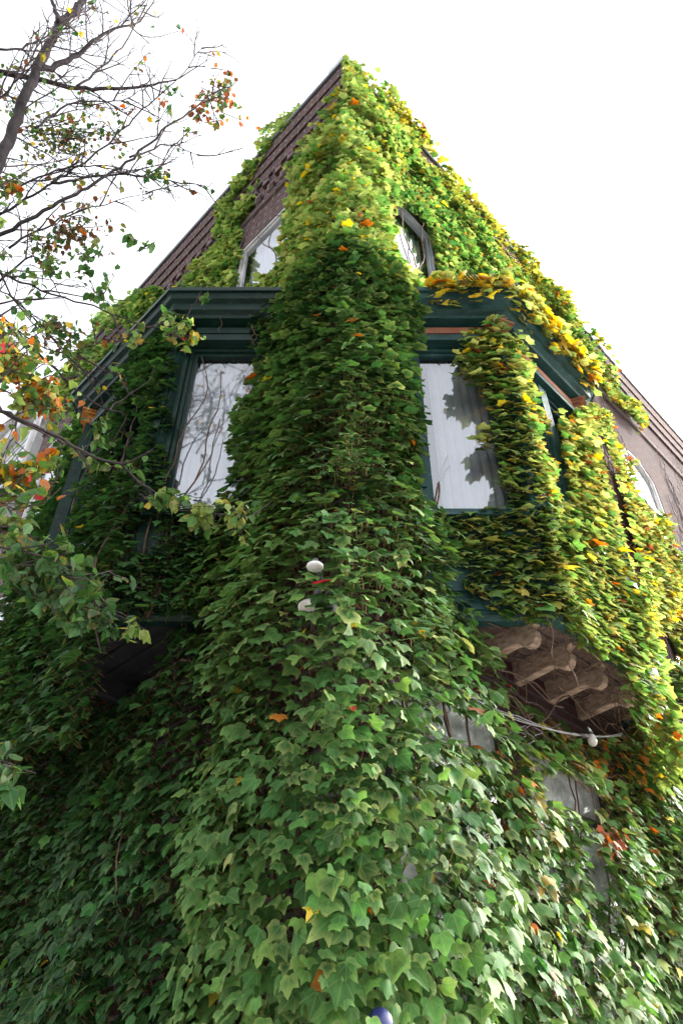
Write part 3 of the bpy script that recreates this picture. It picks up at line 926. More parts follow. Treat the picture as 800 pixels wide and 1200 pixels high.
roofl = new_ivy('climbing_ivy', W(-1, 3.6, 0, 7), 'thin yellow-green ivy patch along the upper left wall beyond the green bay cornice')
p2 = WL.poly([(150, 345), (188, 336), (192, 352), (150, 390), (105, 440), (80, 465), (62, 450), (95, 405), (122, 368)], .08)
def ins(A, Z): return inpoly(A + .06 * np.sin(Z * 11), Z, p2)
pp = [scatter(WL, 1, 6.5, 6, 11.5, ins, lsize, dep2, lambda P, A, Z, L: n_mid(P) > -.5, layers=2, dens=1.05)]
emit('foliage', roofl, pp, [YG, LG, MG, PY], [5, 4, 2, 2], redfrac=.02)
stm = MB(); stems_on(WL, [(3.4, 7), (4.2, 7.2), (4.8, 7.4)], 3, stm, (1.5, 2.8), .01, .025)
stm.build('stem', M['stem_grey'], roofl)

# ---- 3. left wall below and beyond the bay
low = new_ivy('climbing_ivy', W(-1, 2.6, .1, 0), 'dark shaded ivy curtain covering the lower left wall under the green bay')
stm = MB()
holeL = WL.poly([(120, 735), (215, 735), (240, 775), (205, 800), (150, 835), (100, 790)], .1)
def ins(A, Z): return (A > .85) & ~(inpoly(A, Z, holeL)) & (Z < np.interp(A, [0, .9, 1.2, 3.1, 3.5, 5.0, 5.6, 6.6], [3.8, 3.75, 3.75, 3.85, 4.0, 4.4, 4.6, 4.3]) + .08 * np.sin(A * 7)) & (A < 6.3)
def depL(A, Z, B): return .16 + .085 * n_big(B) + .05 * n_mid(B) + .10 * np.exp(-((Z - 3.2) / .7) ** 2) * (A > 1)
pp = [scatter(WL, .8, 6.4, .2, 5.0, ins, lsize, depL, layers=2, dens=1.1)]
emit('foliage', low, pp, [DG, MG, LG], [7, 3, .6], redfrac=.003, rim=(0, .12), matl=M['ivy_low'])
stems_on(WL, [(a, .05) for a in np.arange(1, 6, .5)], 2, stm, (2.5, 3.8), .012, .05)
def pxstem(mbx, pts, patch, off, r, k=6):
    P = [patch.surf(np.array([patch.plane(x, y, off)[0]]), np.array([patch.plane(x, y, off)[1]]), np.array([off]))[0][0] for x, y in pts]
    P = np.array(P)
    t = np.linspace(0, 1, len(P)); tt = np.linspace(0, 1, len(P) * 4)
    Q = np.stack([np.interp(tt, t, P[:, i]) for i in range(3)], 1) + rng.normal(0, .004, (len(tt), 3))
    mbx.tube(Q, np.linspace(r, r * .55, len(Q)), k)
pxstem(stm, [(142, 945), (143, 968), (145, 975), (140, 992), (137, 1030), (136, 1058), (140, 1075)], WL, .30, .006)
pxstem(stm, [(147, 970), (151, 982), (157, 996)], WL, .30, .004)
pxstem(stm, [(133, 842), (150, 826), (165, 806), (185, 792), (200, 780), (212, 774), (224, 774)], WL, .28, .013)
pxstem(stm, [(205, 778), (206, 792), (200, 800)], WL, .28, .008)
pxstem(stm, [(201, 808), (220, 800), (236, 795)], WL, .28, .005)
stm.build('stem', M['stem'], low)

far = new_ivy('climbing_ivy', W(-1, 4.2, .1, 3.5), 'bright green ivy on the left wall beyond the green bay, ending at bare brick')
p3 = WL.poly([(118, 462), (95, 468), (84, 500), (72, 560), (50, 600), (30, 640), (28, 690), (22, 730), (5, 780), (-60, 820), (60, 830), (150, 760), (150, 600), (140, 500)], .12)
def ins(A, Z): return inpoly(A + .05 * np.sin(Z * 9), Z, p3) & (A > 3.25)
def dep(A, Z, B): return .11 + .07 * n_big(B) + .05 * n_mid(B)
pp = [scatter(WL, 3, 7, 3.6, 9.8, ins, lsize, dep, layers=2, dens=1.05)]
emit('foliage', far, pp, [MG, LG, DG, YG], [5, 4, 2, 1.2], redfrac=.004, matl=M['ivy_low'])
stm = MB(); stems_on(WL, [(3.6, 3.6), (4.2, 3.6)], 3, stm, (2, 4), .012, .04); stm.build('stem', M['stem'], far)

# ---- 4. the two bays
lb = new_ivy('climbing_ivy', W(-1, 1.4, .6, 4), 'dark ivy hanging over the green left bay between its windows and on its panels')
pp = []
pc = SLc.poly([(178, 372), (226, 366), (226, 385), (208, 410), (200, 450), (192, 500), (190, 540), (204, 580), (240, 598), (300, 600), (300, 720), (110, 720), (120, 600), (140, 480)], .1)
def dep(A, Z, B): return .085 + .055 * n_big(B) + .04 * n_mid(B)
hole = SLc.poly([(150, 612), (192, 606), (186, 640), (160, 642)], .05)
def insc(A, Z): return inpoly(A + .03 * np.sin(Z * 14), Z, pc) & ~inpoly(A, Z, hole)
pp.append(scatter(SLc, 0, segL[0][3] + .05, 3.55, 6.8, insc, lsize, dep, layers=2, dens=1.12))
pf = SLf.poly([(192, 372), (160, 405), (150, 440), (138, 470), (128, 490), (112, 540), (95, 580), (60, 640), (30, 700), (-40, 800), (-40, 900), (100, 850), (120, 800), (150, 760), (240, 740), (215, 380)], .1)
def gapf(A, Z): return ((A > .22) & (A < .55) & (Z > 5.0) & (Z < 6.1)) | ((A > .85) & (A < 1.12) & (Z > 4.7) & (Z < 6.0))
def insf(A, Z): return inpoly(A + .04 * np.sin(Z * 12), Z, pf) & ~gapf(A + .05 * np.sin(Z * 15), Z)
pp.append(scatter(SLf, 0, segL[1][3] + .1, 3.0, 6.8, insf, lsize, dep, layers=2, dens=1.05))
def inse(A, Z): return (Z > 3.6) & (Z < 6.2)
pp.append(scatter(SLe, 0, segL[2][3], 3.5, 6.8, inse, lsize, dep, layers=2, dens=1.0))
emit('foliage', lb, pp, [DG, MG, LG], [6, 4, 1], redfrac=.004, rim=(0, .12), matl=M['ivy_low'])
stm = MB(); stems_on(SLc, [(.78, 3.8), (.82, 3.8)], 2, stm, (1.5, 2.6), .009, .03); stems_on(SLf, [(.1, 3.8), (.8, 3.8), (.6, 3.8)], 2, stm, (1.5, 2.8), .009, .03)
# bare tendrils under the cornice
for px in ((300, 385), (297, 380), (260, 370)):
    p0 = SLc.plane(px[0], px[1], .1)
    pts = [SLc.surf(np.array([p0[0] + .015 * math.sin(i * 1.3)]), np.array([p0[1] - i * .03]), np.array([.1 + .01 * math.sin(i)]))[0][0] for i in range(9)]
    stm.tube(pts, .0035, 4)
stm.build('stem', M['stem'], lb)

rb = new_ivy('climbing_ivy', W(1, 1.4, .6, 4), 'olive-yellow ivy cascading over the right bay from capital to base')
pp = []
pc = SRc.poly([(530, 432), (545, 400), (556, 384), (572, 374), (640, 380), (680, 720), (640, 722), (600, 716), (575, 700), (548, 694), (540, 672), (532, 655), (522, 640), (512, 622), (508, 606), (526, 598), (566, 590), (594, 582), (590, 560), (586, 535), (574, 515), (560, 522), (560, 498), (580, 484), (576, 468), (556, 446)], .1)
def insc(A, Z): return inpoly(A + .03 * np.sin(Z * 17), Z, pc)
def dep(A, Z, B): return .09 + .05 * n_big(B) + .045 * n_mid(B)
pp.append(scatter(SRc, 0, segR[0][3] + .06, 3.7, 6.85, insc, lsize, dep, layers=2, dens=1.15, clear=('gF', 'gH')))
pf = SRf.poly([(596, 388), (622, 425), (640, 470), (652, 490), (662, 500), (700, 455), (722, 470), (742, 560), (756, 640), (764, 700), (780, 830), (760, 850), (742, 800), (728, 770), (700, 755), (676, 728), (655, 712), (640, 690)], .1)
def insf(A, Z):
    win = ((A > .16) & (A < .38) & (Z > 5.35) & (Z < 6.3))
    return inpoly(A + .03 * np.sin(Z * 15), Z, pf) & ~win
pp.append(scatter(SRf, -.03, segR[1][3] + .1, 3.2, 6.8, insf, lsize, dep, layers=2, dens=1.15, clear=('gH', 'gL')))
pp.append(scatter(SRe, 0, segR[2][3], 3.2, 6.7, lambda A, Z: (Z > 3.3) & (Z < 6.5), lsize, dep, layers=2, dens=1.0, clear=('gL',)))
def rb_tint(c, P, A, Z):
    f = np.clip((5.2 - Z) / 1.2, 0, 1) * .55
    return blend(c, np.array(LG)[None] * rng.uniform(.7, 1.3, (len(c), 1)), f)
emit('foliage', rb, pp, [YG, OL, PY, LG, MG, GO], [5, 3, 2.5, 3, 1.5, .7], tintfn=rb_tint, redfrac=.03, rim=(.1, .25), rimc=(.45, .2, .06))
stm = MB(); stems_on(SRf, [(.6, 3.8), (.9, 3.8), (1.1, 3.8)], 3, stm, (1.2, 2.2), .006, .02, .15)
# a tangle of bare runners on the underside of the bay
for i in range(60):
    u = rng.uniform(.95, 2.9); o = rng.uniform(.08, .5); L = rng.uniform(.25, .9); ang = rng.normal(.1, .5)
    m_ = 10; pts = []
    zz = ZB - .045 - rng.uniform(0, .05)
    for k in range(m_):
        t = k / (m_ - 1); uu = u + L * t * math.cos(ang); oo = np.clip(o + L * t * math.sin(ang) * .6, .02, .57)
        pts.append(W(1, uu, oo, zz - .02 * math.sin(t * 3 + i) + rng.normal(0, .006)))
    stm.tube(pts, rng.uniform(.002, .0055), 4)
for i in range(26):     # loose hanging ends
    u = rng.uniform(1.0, 3.0); o = rng.uniform(.1, .55); L = rng.uniform(.1, .45)
    pts = [W(1, u + .03 * math.sin(k * .9 + i), o + .02 * math.cos(k + i), ZB - .04 - L * k / 7) for k in range(8)]
    stm.tube(pts, rng.uniform(.0015, .004), 4)
stm.build('stem', M['stem'], rb)

# golden leaves along the roof edge of the right bay
gold = new_ivy('climbing_ivy', W(1, 1.6, .5, ZC), 'golden yellow ivy fringe lying along the cornice top of the right bay')
def edge_leaves(path_pts, n, jit=(.05, .06), z=ZC + .05):
    pts = np.array(path_pts); d = np.linalg.norm(np.diff(pts, axis=0), axis=1); cs = np.concatenate([[0], np.cumsum(d)])
    s = rng.uniform(0, cs[-1], n); P = np.stack([np.interp(s, cs, pts[:, i]) for i in range(2)], 1)
    return s / cs[-1], P
pw = [W(1, *q, 0)[:2] for q in bay_off(.22)[0:3]]
pw[0] = W(1, U0 + .02, .28, 0)[:2]
s, P2 = edge_leaves(pw, 760)
Z2 = ZC + .05 + rng.normal(0, .06, len(s)) + .05 - .12 * (rng.uniform(0, 1, len(s)) < .2)
inw = rng.uniform(-.08, .09, len(s))
dirn = np.where((s < .38)[:, None], np.array([[0, -1.0]]), np.array([[R2, -R2]]))
P3 = np.concatenate([P2 + dirn * inw[:, None], Z2[:, None]], 1)
N3 = np.concatenate([dirn, np.zeros((len(s), 1))], 1)
S3 = .088 * rng.uniform(.7, 1.25, len(s))
emit('foliage', gold, [(P3, N3, S3, s, Z2)], [GO, PY, YG, OR], [6, 5, 2.5, .3], redfrac=.02, tilt=(.7, .35), rim=(.1, .25), rimc=(.5, .22, .05))
stm = MB()
for i in range(7):
    pts = [(*(W(1, *np.array(bay_off(.1)[1]) + np.array([-.4 + .25 * k, -.02 * i]), 0)[:2]), ZC + .03 + .02 * math.sin(k + i)) for k in range(8)]
    stm.tube(pts, .005, 5)
stm.build('stem', M['stem'], gold)

# ---- 5. right wall
up = new_ivy('climbing_ivy', W(1, 2.4, .1, 7), 'green and gold ivy sheet on the upper right wall, spilling over the parapet')
p4 = WR.poly([(404, 75), (425, 92), (455, 122), (500, 175), (545, 225), (590, 270), (620, 305), (650, 345), (680, 390), (700, 420), (740, 468), (748, 490), (715, 452), (690, 440), (668, 420), (650, 400), (640, 380), (628, 352), (600, 340), (560, 346), (515, 345), (470, 352), (455, 340), (440, 200)], .1)
glassR = WR.poly([(456, 250), (474, 232), (498, 250), (514, 282), (522, 330), (500, 330), (478, 318), (458, 305)], .1)
def ins(A, Z): return inpoly(A, Z, p4) & ~inpoly(A + .03 * np.sin(Z * 19), Z, glassR) & (A > .45)
def dep(A, Z, B): return .08 + .06 * n_mid(B) + .045 * n_big(B) + .03 * np.clip((Z - 10.5) / .35, 0, 1)
def kp(P, A, Z, L): return (n_mid(P * 1.1 + 5) > np.where(L == 0, -.62, -.9)) 
pp = [scatter(WR, .4, 8.5, 6.7, 11.3, ins, lsize, dep, kp, layers=2, dens=1.12, clear=('gI',))]
def up_tint(c, P, A, Z):
    f = np.clip((Z - 10.1) / .6, 0, 1) * .4 * (rng.uniform(0, 1, len(c)) < .7)
    return blend(c, np.array(GO)[None] * rng.uniform(.6, 1.2, (len(c), 1)), f)
# leaves that curl over the coping
s = rng.uniform(.3, 6.6, 230); zz = 10.93 + rng.normal(0, .08, len(s)); oo = .10 + np.abs(rng.normal(0, .045, len(s)))
k = n_mid(np.stack([s * 1.5, s * 0, s * 0], 1)) > -.25
s, zz, oo = s[k], zz[k], oo[k]
Pq = np.stack([W(1, a, o, z) for a, o, z in zip(s, oo, zz)])
pp.append((Pq, np.repeat(NW(1)[None], len(s), 0), .08 * rng.uniform(.7, 1.3, len(s)), s, zz))
emit('foliage', up, pp, [LG, YG, MG, OL, PY], [6, 3, 4, 2, 1], tintfn=up_tint, redfrac=.03, rim=(.05, .2))
stm = MB(); stems_on(WR, [(a, 6.9) for a in np.arange(1.6, 4.6, .4)], 3, stm, (2, 4.2), .01, .03, .3); stm.build('stem', M['stem'], up)

side_strand = new_ivy('climbing_ivy', W(1, 4.3, .1, 3.5), 'straw-yellow ivy strand hanging past the far arched window on the right wall')
p5 = WR.poly([(694, 470), (716, 478), (728, 520), (738, 560), (756, 596), (778, 618), (800, 655), (815, 720), (830, 800), (800, 810), (770, 760), (745, 690), (728, 620), (712, 560)], .1)
def ins(A, Z): return inpoly(A + .05 * np.sin(Z * 9), Z, p5)
def dep(A, Z, B): return .09 + .06 * n_mid(B) + .03 * n_big(B)
pp = [scatter(WR, 2.5, 7, 4, 10, ins, lsize, dep, lambda P, A, Z, L: n_mid(P * 1.2) > -.9, layers=2, dens=1.12, clear=('gL',))]
p6 = WR.poly([(700, 425), (716, 436), (742, 470), (756, 498), (750, 506), (735, 490), (716, 462), (704, 445)], .1)
pp.append(scatter(WR, 3, 9, 8, 11.5, lambda A, Z: inpoly(A, Z, p6), lsize, dep, lambda P, A, Z, L: n_mid(P * 1.2) > -.4, layers=1, dens=1.0))
emit('foliage', side_strand, pp, [OL, YG, PY, LG, GO, BR], [4, 4, 3, 2, 1, .6], redfrac=.03, rim=(.1, .25), rimc=(.4, .2, .08))
stm = MB()
stems_on(WR, [(a, rng.uniform(3.5, 6.5)) for a in np.arange(4.6, 10.5, .11)], 2, stm, (2.2, 4.6), .009, .02, .22, k=4)
stm.build('stem', M['stem_grey'], side_strand)

lowr = new_ivy('climbing_ivy', W(1, 2.4, .1, 0), 'glossy mid-green ivy curtain covering the lower right wall and its ground floor windows')
dk = WR.poly([(555, 775), (640, 835), (725, 825), (730, 850), (690, 856), (625, 856), (560, 820), (530, 780)], .1)
def ins(A, Z):
    top = np.interp(A, [.9, 1.1, 2.8, 3.3, 3.7, 6.5], [3.8, 3.55, 3.55, 4.2, 4.6, 4.2])
    j = .02 * np.sin(Z * 40 + A * 31)
    return (A > .9) & (Z < top)
def dep(A, Z, B): return .15 + .08 * n_big(B) + .06 * n_mid(B)
def kp(P, A, Z, L): return ~(inpoly(A, Z, dk) & (rng.uniform(0, 1, len(A)) < .75)) & ((n_mid(P * 1.4) > -.85) | (L == 1))
pp = [scatter(WR, .85, 6.6, .2, 4.7, ins, lsize, dep, kp, layers=2, dens=1.14, clear=('gA', 'gB', 'gC'))]
def lo_tint(c, P, A, Z):
    k = np.clip(n_red(P) - .75, 0, 1) * (rng.uniform(0, 1, len(c)) < .35)
    c = blend(c, np.array(OR)[None] * rng.uniform(.5, 1.2, (len(c), 1)), np.clip(k * 1.2, 0, .85))
    return blend(c, np.array(LG)[None], np.clip(n_col(P) * .4, 0, .7))
# the withered reddish cluster by the far window
cpt = np.array([WR.surf(np.array([WR.plane(720 + dx, 985 + dy, .22)[0]]), np.array([WR.plane(720 + dx, 985 + dy, .22)[1]]), np.array([.2 + rng.normal(0, .02)]))[0][0] for dx, dy in rng.normal(0, 1, (22, 2)) * np.array([7, 8])])
n = len(cpt)
pp.append((cpt, np.repeat(NW(1)[None], n, 0), .06 * rng.uniform(.7, 1.2, n), cpt[:, 0], np.full(n, 1.5)))
def lo_tint2(c, P, A, Z):
    c = lo_tint(c, P, A, Z); c[-n:] = pal([BR, OR, (.3, .09, .05)], [3, 1, 3], n); return c
emit('foliage', lowr, pp, [MG, LG, DG, (.11, .21, .05)], [4, 5, 1, 2], tintfn=lo_tint2, redfrac=.03, rim=(.08, .2), rimc=(.45, .25, .09), matl=M['ivy_low'])
stm = MB(); stems_on(WR, [(a, .05) for a in np.arange(1.0, 6, .35)], 2, stm, (2.2, 3.8), .013, .05, .3)
for i in range(30):
    a = rng.uniform(.9, 3.2); z = rng.uniform(3.2, 3.75); L = rng.uniform(.3, 1.1); ang = rng.normal(-.4, .5)
    A = a + np.linspace(0, L, 9) * math.cos(ang); Zz = z + np.linspace(0, L, 9) * math.sin(ang) * .5 + .03 * np.sin(np.arange(9) + i)
    p, _ = WR.surf(A, Zz, np.full(9, .1) + .05 * rng.uniform(0, 1)); stm.tube(p, rng.uniform(.002, .006), 4)
stm.build('stem', M['stem'], lowr)

# ------------------------------------------------------------------ small fixtures
# twin floodlight on the corner
lt = at(380, 690, 3.36)
sl = empty('security_light', lt, 'white round twin floodlight on the corner, half hidden in ivy leaves', 'outdoor light')
p0 = at(369, 664, 3.30)
mb = MB(); mb.lathe(p0, (0, 0, 1), [(.001, -.010), (.036, -.008), (.040, 0), (.037, .008), (.012, .012)], 24); mb.build('sensor_cap', M['lamp_white'], sl)
for px, py, ax in ((360, 711, (-.3, -.5, -.75)), (399, 713, (.35, -.45, -.75))):
    c = at(px, py, 3.33); ax = np.array(ax)
    mb = MB(); mb.lathe(c - ax * .09, ax, [(.014, 0), (.022, .012), (.026, .05), (.036, .08), (.039, .105), (.036, .106)], 22); l_ = mb.build('lamp', M['lamp_white'], sl)
    mb = MB(); mb.lathe(c - ax * .09, ax, [(.0345, .1075), (.03, .114), (.001, .119)], 22); mb.build('lamp_lens', M['lamp_lens'], l_)
mb = MB(); c0 = at(380, 690, 3.43); mb.lathe(c0 + np.array([0, .3, 0]), (0, -1, 0), [(.05, 0), (.055, .02), (.055, .24), (.04, .27)], 18); mb.tube([c0, at(360, 708, 3.37)], .012); mb.tube([c0, at(399, 710, 3.37)], .012); mb.tube([c0, p0 + np.array([0, 0, .04])], .014)
mb.build('mounting_arm', M['grey_plastic'], sl)

# louvred vent box on the left bay's near panel
vb = empty('vent_box', SLc.surf(np.array([.22]), np.array([3.95]), np.array([.05]))[0][0], 'small grey louvred vent box on the dark panel below the left window', 'vent')
def vbx(mbx, a0, a1, z0, z1, d0, d1): mbx.hexa([SLc.surf(np.array([a]), np.array([z]), np.array([d]))[0][0] for z in (z0, z1) for a, d in ((a0, d0), (a1, d0), (a1, d1), (a0, d1))])
va, vz = SLc.plane(264, 690, .12)
mb = MB(); vbx(mb, va - .06, va + .06, vz - .11, vz + .11, .005, .10); mb.build('housing', M['grey_plastic'], vb, bevel=.004)
mb = MB()
for k in range(6): vbx(mb, va - .05, va + .05, vz - .09 + k * .032, vz - .075 + k * .032, .102, .118)
mb.build('louvre', M['grey_plastic'], vb)
mb = MB(); vbx(mb, va - .07, va - .062, vz - .12, vz + .12, .0, .11); mb.build('side_flange', M['zinc'], vb)

# service cables under the right bay with a porcelain knob
def pr(px, py, off): 
    a, z = WR.plane(px, py, off); return WR.surf(np.array([a]), np.array([z]), np.array([off]))[0][0]
sv = empty('service_cable', pr(693, 868, .3), 'grey service cables slung along the right wall below the bay', 'cable')
def catenary(p, q, sag, n=16):
    t = np.linspace(0, 1, n)[:, None]; P = p * (1 - t) + q * t; P[:, 2] -= sag * 4 * (t * (1 - t))[:, 0]; return P
for dy, sag in ((0, .05), (2.5, .03), (-3, .06)):
    mb = MB()
    mb.tube(np.concatenate([catenary(pr(500, 772 + dy, .24), pr(606, 842 + dy, .27), sag)[:-1], catenary(pr(606, 842 + dy, .27), pr(728, 861 + dy * .6, .30), sag)]), .003, 6)
    mb.build('wire', M['cable'], sv)
mb = MB()
for k in range(5):
    pts = [pr(590 + 10 * k + 6 * math.sin(i * .9 + k), 850 + 3 * i * (1 if k % 2 else .6), .27) for i in range(9)]
    mb.tube(pts, .0016, 4)
mb.build('loose_strand', M['cable'], sv)
ik = pr(693, 866, .32)
kn = empty('insulator_knob', ik, 'round pale porcelain insulator knob hanging on the cables below the right bay', 'insulator')
mb = MB(); mb.lathe(ik + np.array([0, 0, -.045]), (0, 0, 1), [(.002, 0), (.016, .004), (.026, .016), (.029, .032), (.026, .048), (.017, .058), (.019, .068), (.01, .076)], 22); mb.build('knob', M['porcelain'], kn)
mb = MB(); mb.tube([ik + np.array([0, 0, .05]), ik + np.array([0, .02, .08]), pr(693, 858, .1)], .006, 6); mb.build('bolt', M['zinc'], kn)

# a blue enamel plate low on the corner
bp = at(446, 1198, 2.30)
bl = empty('blue_plate', bp, 'dark blue round enamel plate on the corner, mostly hidden by ivy', 'plaque')
mb = MB(); mb.lathe(bp, (.25, -.9, .15), [(.002, -.01), (.04, -.01), (.042, 0), (.038, .006), (.002, .008)], 28); mb.build('plate', M['blue'], bl)
mb = MB(); mb.tube([bp + np.array([0, .01, 0]), bp + np.array([0, .25, 0])], .008); mb.build('mounting_bolt', M['zinc'], bl)

# ------------------------------------------------------------------ neighbour on the left street
nb = empty('neighbour_house', W(-1, 9.5, 0, 0), 'pale grey sided house next door, glimpsed behind the branches at left', 'house')
mb = MB()
ua, ub, hz = 6.95, 15.0, 10.4
def nbx(mbx, u0, u1, o0, o1, z0, z1): mbx.hexa([W(-1, u, o, z) for z in (z0, z1) for u, o in ((u0, o0), (u1, o0), (u1, o1), (u0, o1))])
nbx(mb, ua, ub, -7, .1, -.15, hz); mb.build('wall', M['siding'], nb)
mb = MB()
for k in range(int(hz / .16)):
    z = .3 + k * .16
    if z > hz - .15: break
    mb.add([W(-1, u, o, zz) for u in (ua - .004, ub) for o, zz in ((.102, z + .158), (.122, z + .004), (.102, z))], [(0, 1, 4, 3), (1, 2, 5, 4)])
mb.build('clapboard', M['siding'], nb)
mb = MB(); nbx(mb, ua - .15, ub, -7, .35, hz + .002, hz + .3); nbx(mb, ua - .1, ub, .1, .25, hz - .3, hz - .002); mb.build('eave', M['white'], nb)
for u in (7.5, 9.6, 11.7):
    for z in (1.2, 4.4, 7.4):
        lp = [(u, z), (u + 1, z), (u + 1, z + 1.7), (u, z + 1.7)]
        mp = lambda a, zz, d: W(-1, a, d + .26, zz)
        f, pane, cur = window_fill(lp, mp, M['white'], None, None, nb, rail=.5)
        f.name = 'window'
        pane.build('pane', M['glass_dark'], f, fixn=False); cur.build('curtain', M['curtain'], f, fixn=False)
mb = MB(); mb.tube([W(-1, 6.75, .12, 0), W(-1, 6.75, .12, 10.6)], .05, 10); mb.build('downpipe', M['white'], nb)

# ------------------------------------------------------------------ the street tree at left
tree = empty('street_tree', (-3.0, .9, 0), 'half-bare street tree with orange and green leaves reaching in from the left', 'tree')
limbs = MB(); twigs = MB(); leafP = []; leafT = []; leafS = []; leafC = []
def smooth_poly(pts, n):
    pts = np.array(pts, float); d = np.linalg.norm(np.diff(pts, axis=0), axis=1); cs = np.concatenate([[0], np.cumsum(d)])
    # Catmull-Rom
    q = np.concatenate([[2 * pts[0] - pts[1]], pts, [2 * pts[-1] - pts[-2]]]); out = []
    for s in np.linspace(0, cs[-1], n):
        i = min(np.searchsorted(cs, s, side='right') - 1, len(pts) - 2); t = (s - cs[i]) / (d[i] + 1e-9)
        p0, p1, p2, p3 = q[i], q[i + 1], q[i + 2], q[i + 3]
        out.append(.5 * ((2 * p1) + (-p0 + p2) * t + (2 * p0 - 5 * p1 + 4 * p2 - p3) * t ** 2 + (-p0 + 3 * p1 - 3 * p2 + p3) * t ** 3))
    return np.array(out)
TP = dict(olive=([MG, OL, LG, BR, GO], [4, 4, 3, 1.5, 1]), rust=([BR, OR, OL, MG, (.09, .04, .02)], [4, .8, 3, 3, 2]), orange=([OR, GO, RD, YG, LG], [2.5, 2.5, .3, 4.5, 5]),
          green=([LG, MG, YG], [4, 4, 1]), pale=([YG, PY, LG, (.25, .2, .05)], [4, 3, 4, 1]), grey=([(.07, .15, .06), MG, LG], [5, 3, 2]))
def put_leaf(p, d, s, pal_):
    leafP.append(p); leafT.append(d); leafS.append(s); leafC.append(pal_)
def twig(p, d, L, r, depth, leafy, palk, ls):
    n = max(4, int(L / .05)); pts = [p]; dd = d / np.linalg.norm(d)
    for i in range(n):
        dd = dd + rng.normal(0, .10, 3) + np.array([0, 0, .012]); dd /= np.linalg.norm(dd); pts.append(pts[-1] + dd * L / n)
    pts = np.array(pts)
    twigs.tube(pts, np.linspace(r, max(r * .35, .0016), len(pts)), 5 if r > .006 else 4, caps=False)
    for i in range(1, len(pts)):
        if depth > 0 and rng.uniform() < .28 + .1 * depth:
            sd = rng.normal(0, 1, 3); t = pts[i] - pts[i - 1]; t /= np.linalg.norm(t); sd -= t * sd.dot(t); sd /= np.linalg.norm(sd)
            twig(pts[i], t * rng.uniform(.5, 1.1) + sd * rng.uniform(.5, .9), L * rng.uniform(.3, .6), r * .55, depth - 1, leafy, palk, ls)
        if rng.uniform() < leafy:
            for _ in range(rng.integers(1, 3)):
                q = rng.normal(0, .6, 3) + np.array([0, 0, -.7]); put_leaf(pts[i] + rng.normal(0, .012, 3), q / np.linalg.norm(q), ls * rng.uniform(.6, 1.25), palk)
def limb(px, dep, r0, r1, side=.3, leafy=0, palk='olive', L=.45, ls=.05, depth=1, start=None):
    dep = np.linspace(dep[0], dep[1], len(px)) if len(dep) == 2 else dep
    pts = [at(x, y, d_) for (x, y), d_ in zip(px, dep)]
    if start is not None: pts = list(start) + pts
    tot = sum(np.linalg.norm(np.array(pts[i + 1]) - np.array(pts[i])) for i in range(len(pts) - 1))
    P = smooth_poly(pts, max(12, int(tot / .06)))
    P += rng.normal(0, .006, P.shape)
    limbs.tube(P, np.linspace(r0, r1, len(P)), 9 if r0 > .02 else 6)
    for i in range(2, len(P)):
        if rng.uniform() < side:
            t = P[i] - P[i - 1]; t /= np.linalg.norm(t)
            sd = rng.normal(0, 1, 3); sd -= t * sd.dot(t); sd /= np.linalg.norm(sd)
            twig(P[i], t * rng.uniform(.4, 1) + sd * rng.uniform(.4, .9), L * rng.uniform(.4, 1.2), .0065, depth, leafy, palk, ls)
    return P
TK = np.array([-3.0, .9, 0.0])
fork = TK + np.array([.15, .1, 3.4])
trunkP = smooth_poly([TK, TK + np.array([.03, .0, 1.2]), TK + np.array([.1, .05, 2.4]), fork], 24)
tr = MB(); tr.tube(trunkP, np.interp(np.linspace(0, 1, 24), [0, .08, .2, 1], [.25, .19, .165, .14]), 16); tr.build('trunk', M['bark'], tree)
S0 = [fork]
# limbs seen in the photo (positions surveyed along their rays, distances of 3 to 6 m)
limb([(-40, 250), (-10, 205), (10, 165), (30, 112), (45, 78), (60, 50), (70, 28), (88, 12), (108, -12), (150, -60)], (4.6, 6.4), .06, .022, .35, .12, 'olive', .6, .045, 1, [fork, fork + np.array([.2, .5, 1.4])])
limb([(46, 78), (62, 79), (85, 68), (110, 48), (135, 34), (165, 27)], (5.4, 6.0), .026, .006, .45, 0, 'olive', .5, .045, 2)
limb([(70, 26), (63, 8), (58, -20)], (5.7, 6), .02, .01, .3, .0, 'olive', .4)
limb([(-60, 76), (0, 85), (40, 92), (80, 102), (120, 105), (160, 103), (195, 96)], (5.2, 5.9), .026, .008, .4, 0, 'olive', .45, .045, 2)
limb([(-80, 306), (0, 275), (65, 240), (110, 215), (150, 190), (190, 155), (220, 132), (250, 110), (276, 97)], (4.6, 5.6), .028, .004, .4, .04, 'rust', .3, .045, 1, [fork, fork + np.array([.3, .5, .9])])
limb([(-60, 270), (0, 250), (60, 215), (100, 190), (130, 165), (160, 135), (195, 105), (215, 85), (236, 55)], (4.9, 5.8), .02, .003, .4, .02, 'rust', .32, .045, 2, [fork])
limb([(60, 216), (100, 208), (150, 205), (200, 212), (240, 218)], (5, 5.6), .012, .003, .45, .03, 'olive', .35, .045, 2)
limb([(-90, 330), (0, 377), (20, 395), (50, 420), (75, 445), (100, 465), (120, 478), (150, 487)], (3.7, 4.5), .022, .005, .35, .05, 'green', .4, .05, 2, [fork])
limb([(-60, 455), (20, 492), (45, 500), (75, 515), (100, 530), (140, 545), (170, 570), (205, 590), (250, 600), (290, 604)], (3.2, 3.9), .018, .004, .3, .1, 'pale', .3, .05, 1, [fork])
limb([(-50, 300), (0, 318), (60, 345), (120, 362), (160, 380), (205, 388)], (4.2, 4.9), .014, .004, .4, .12, 'green', .4, .05, 2, [fork])
limb([(-60, 350), (-10, 360), (40, 400), (90, 415), (130, 390)], (4.2, 4.8), .012, .003, .4, .1, 'olive', .4, .05, 2, [fork])
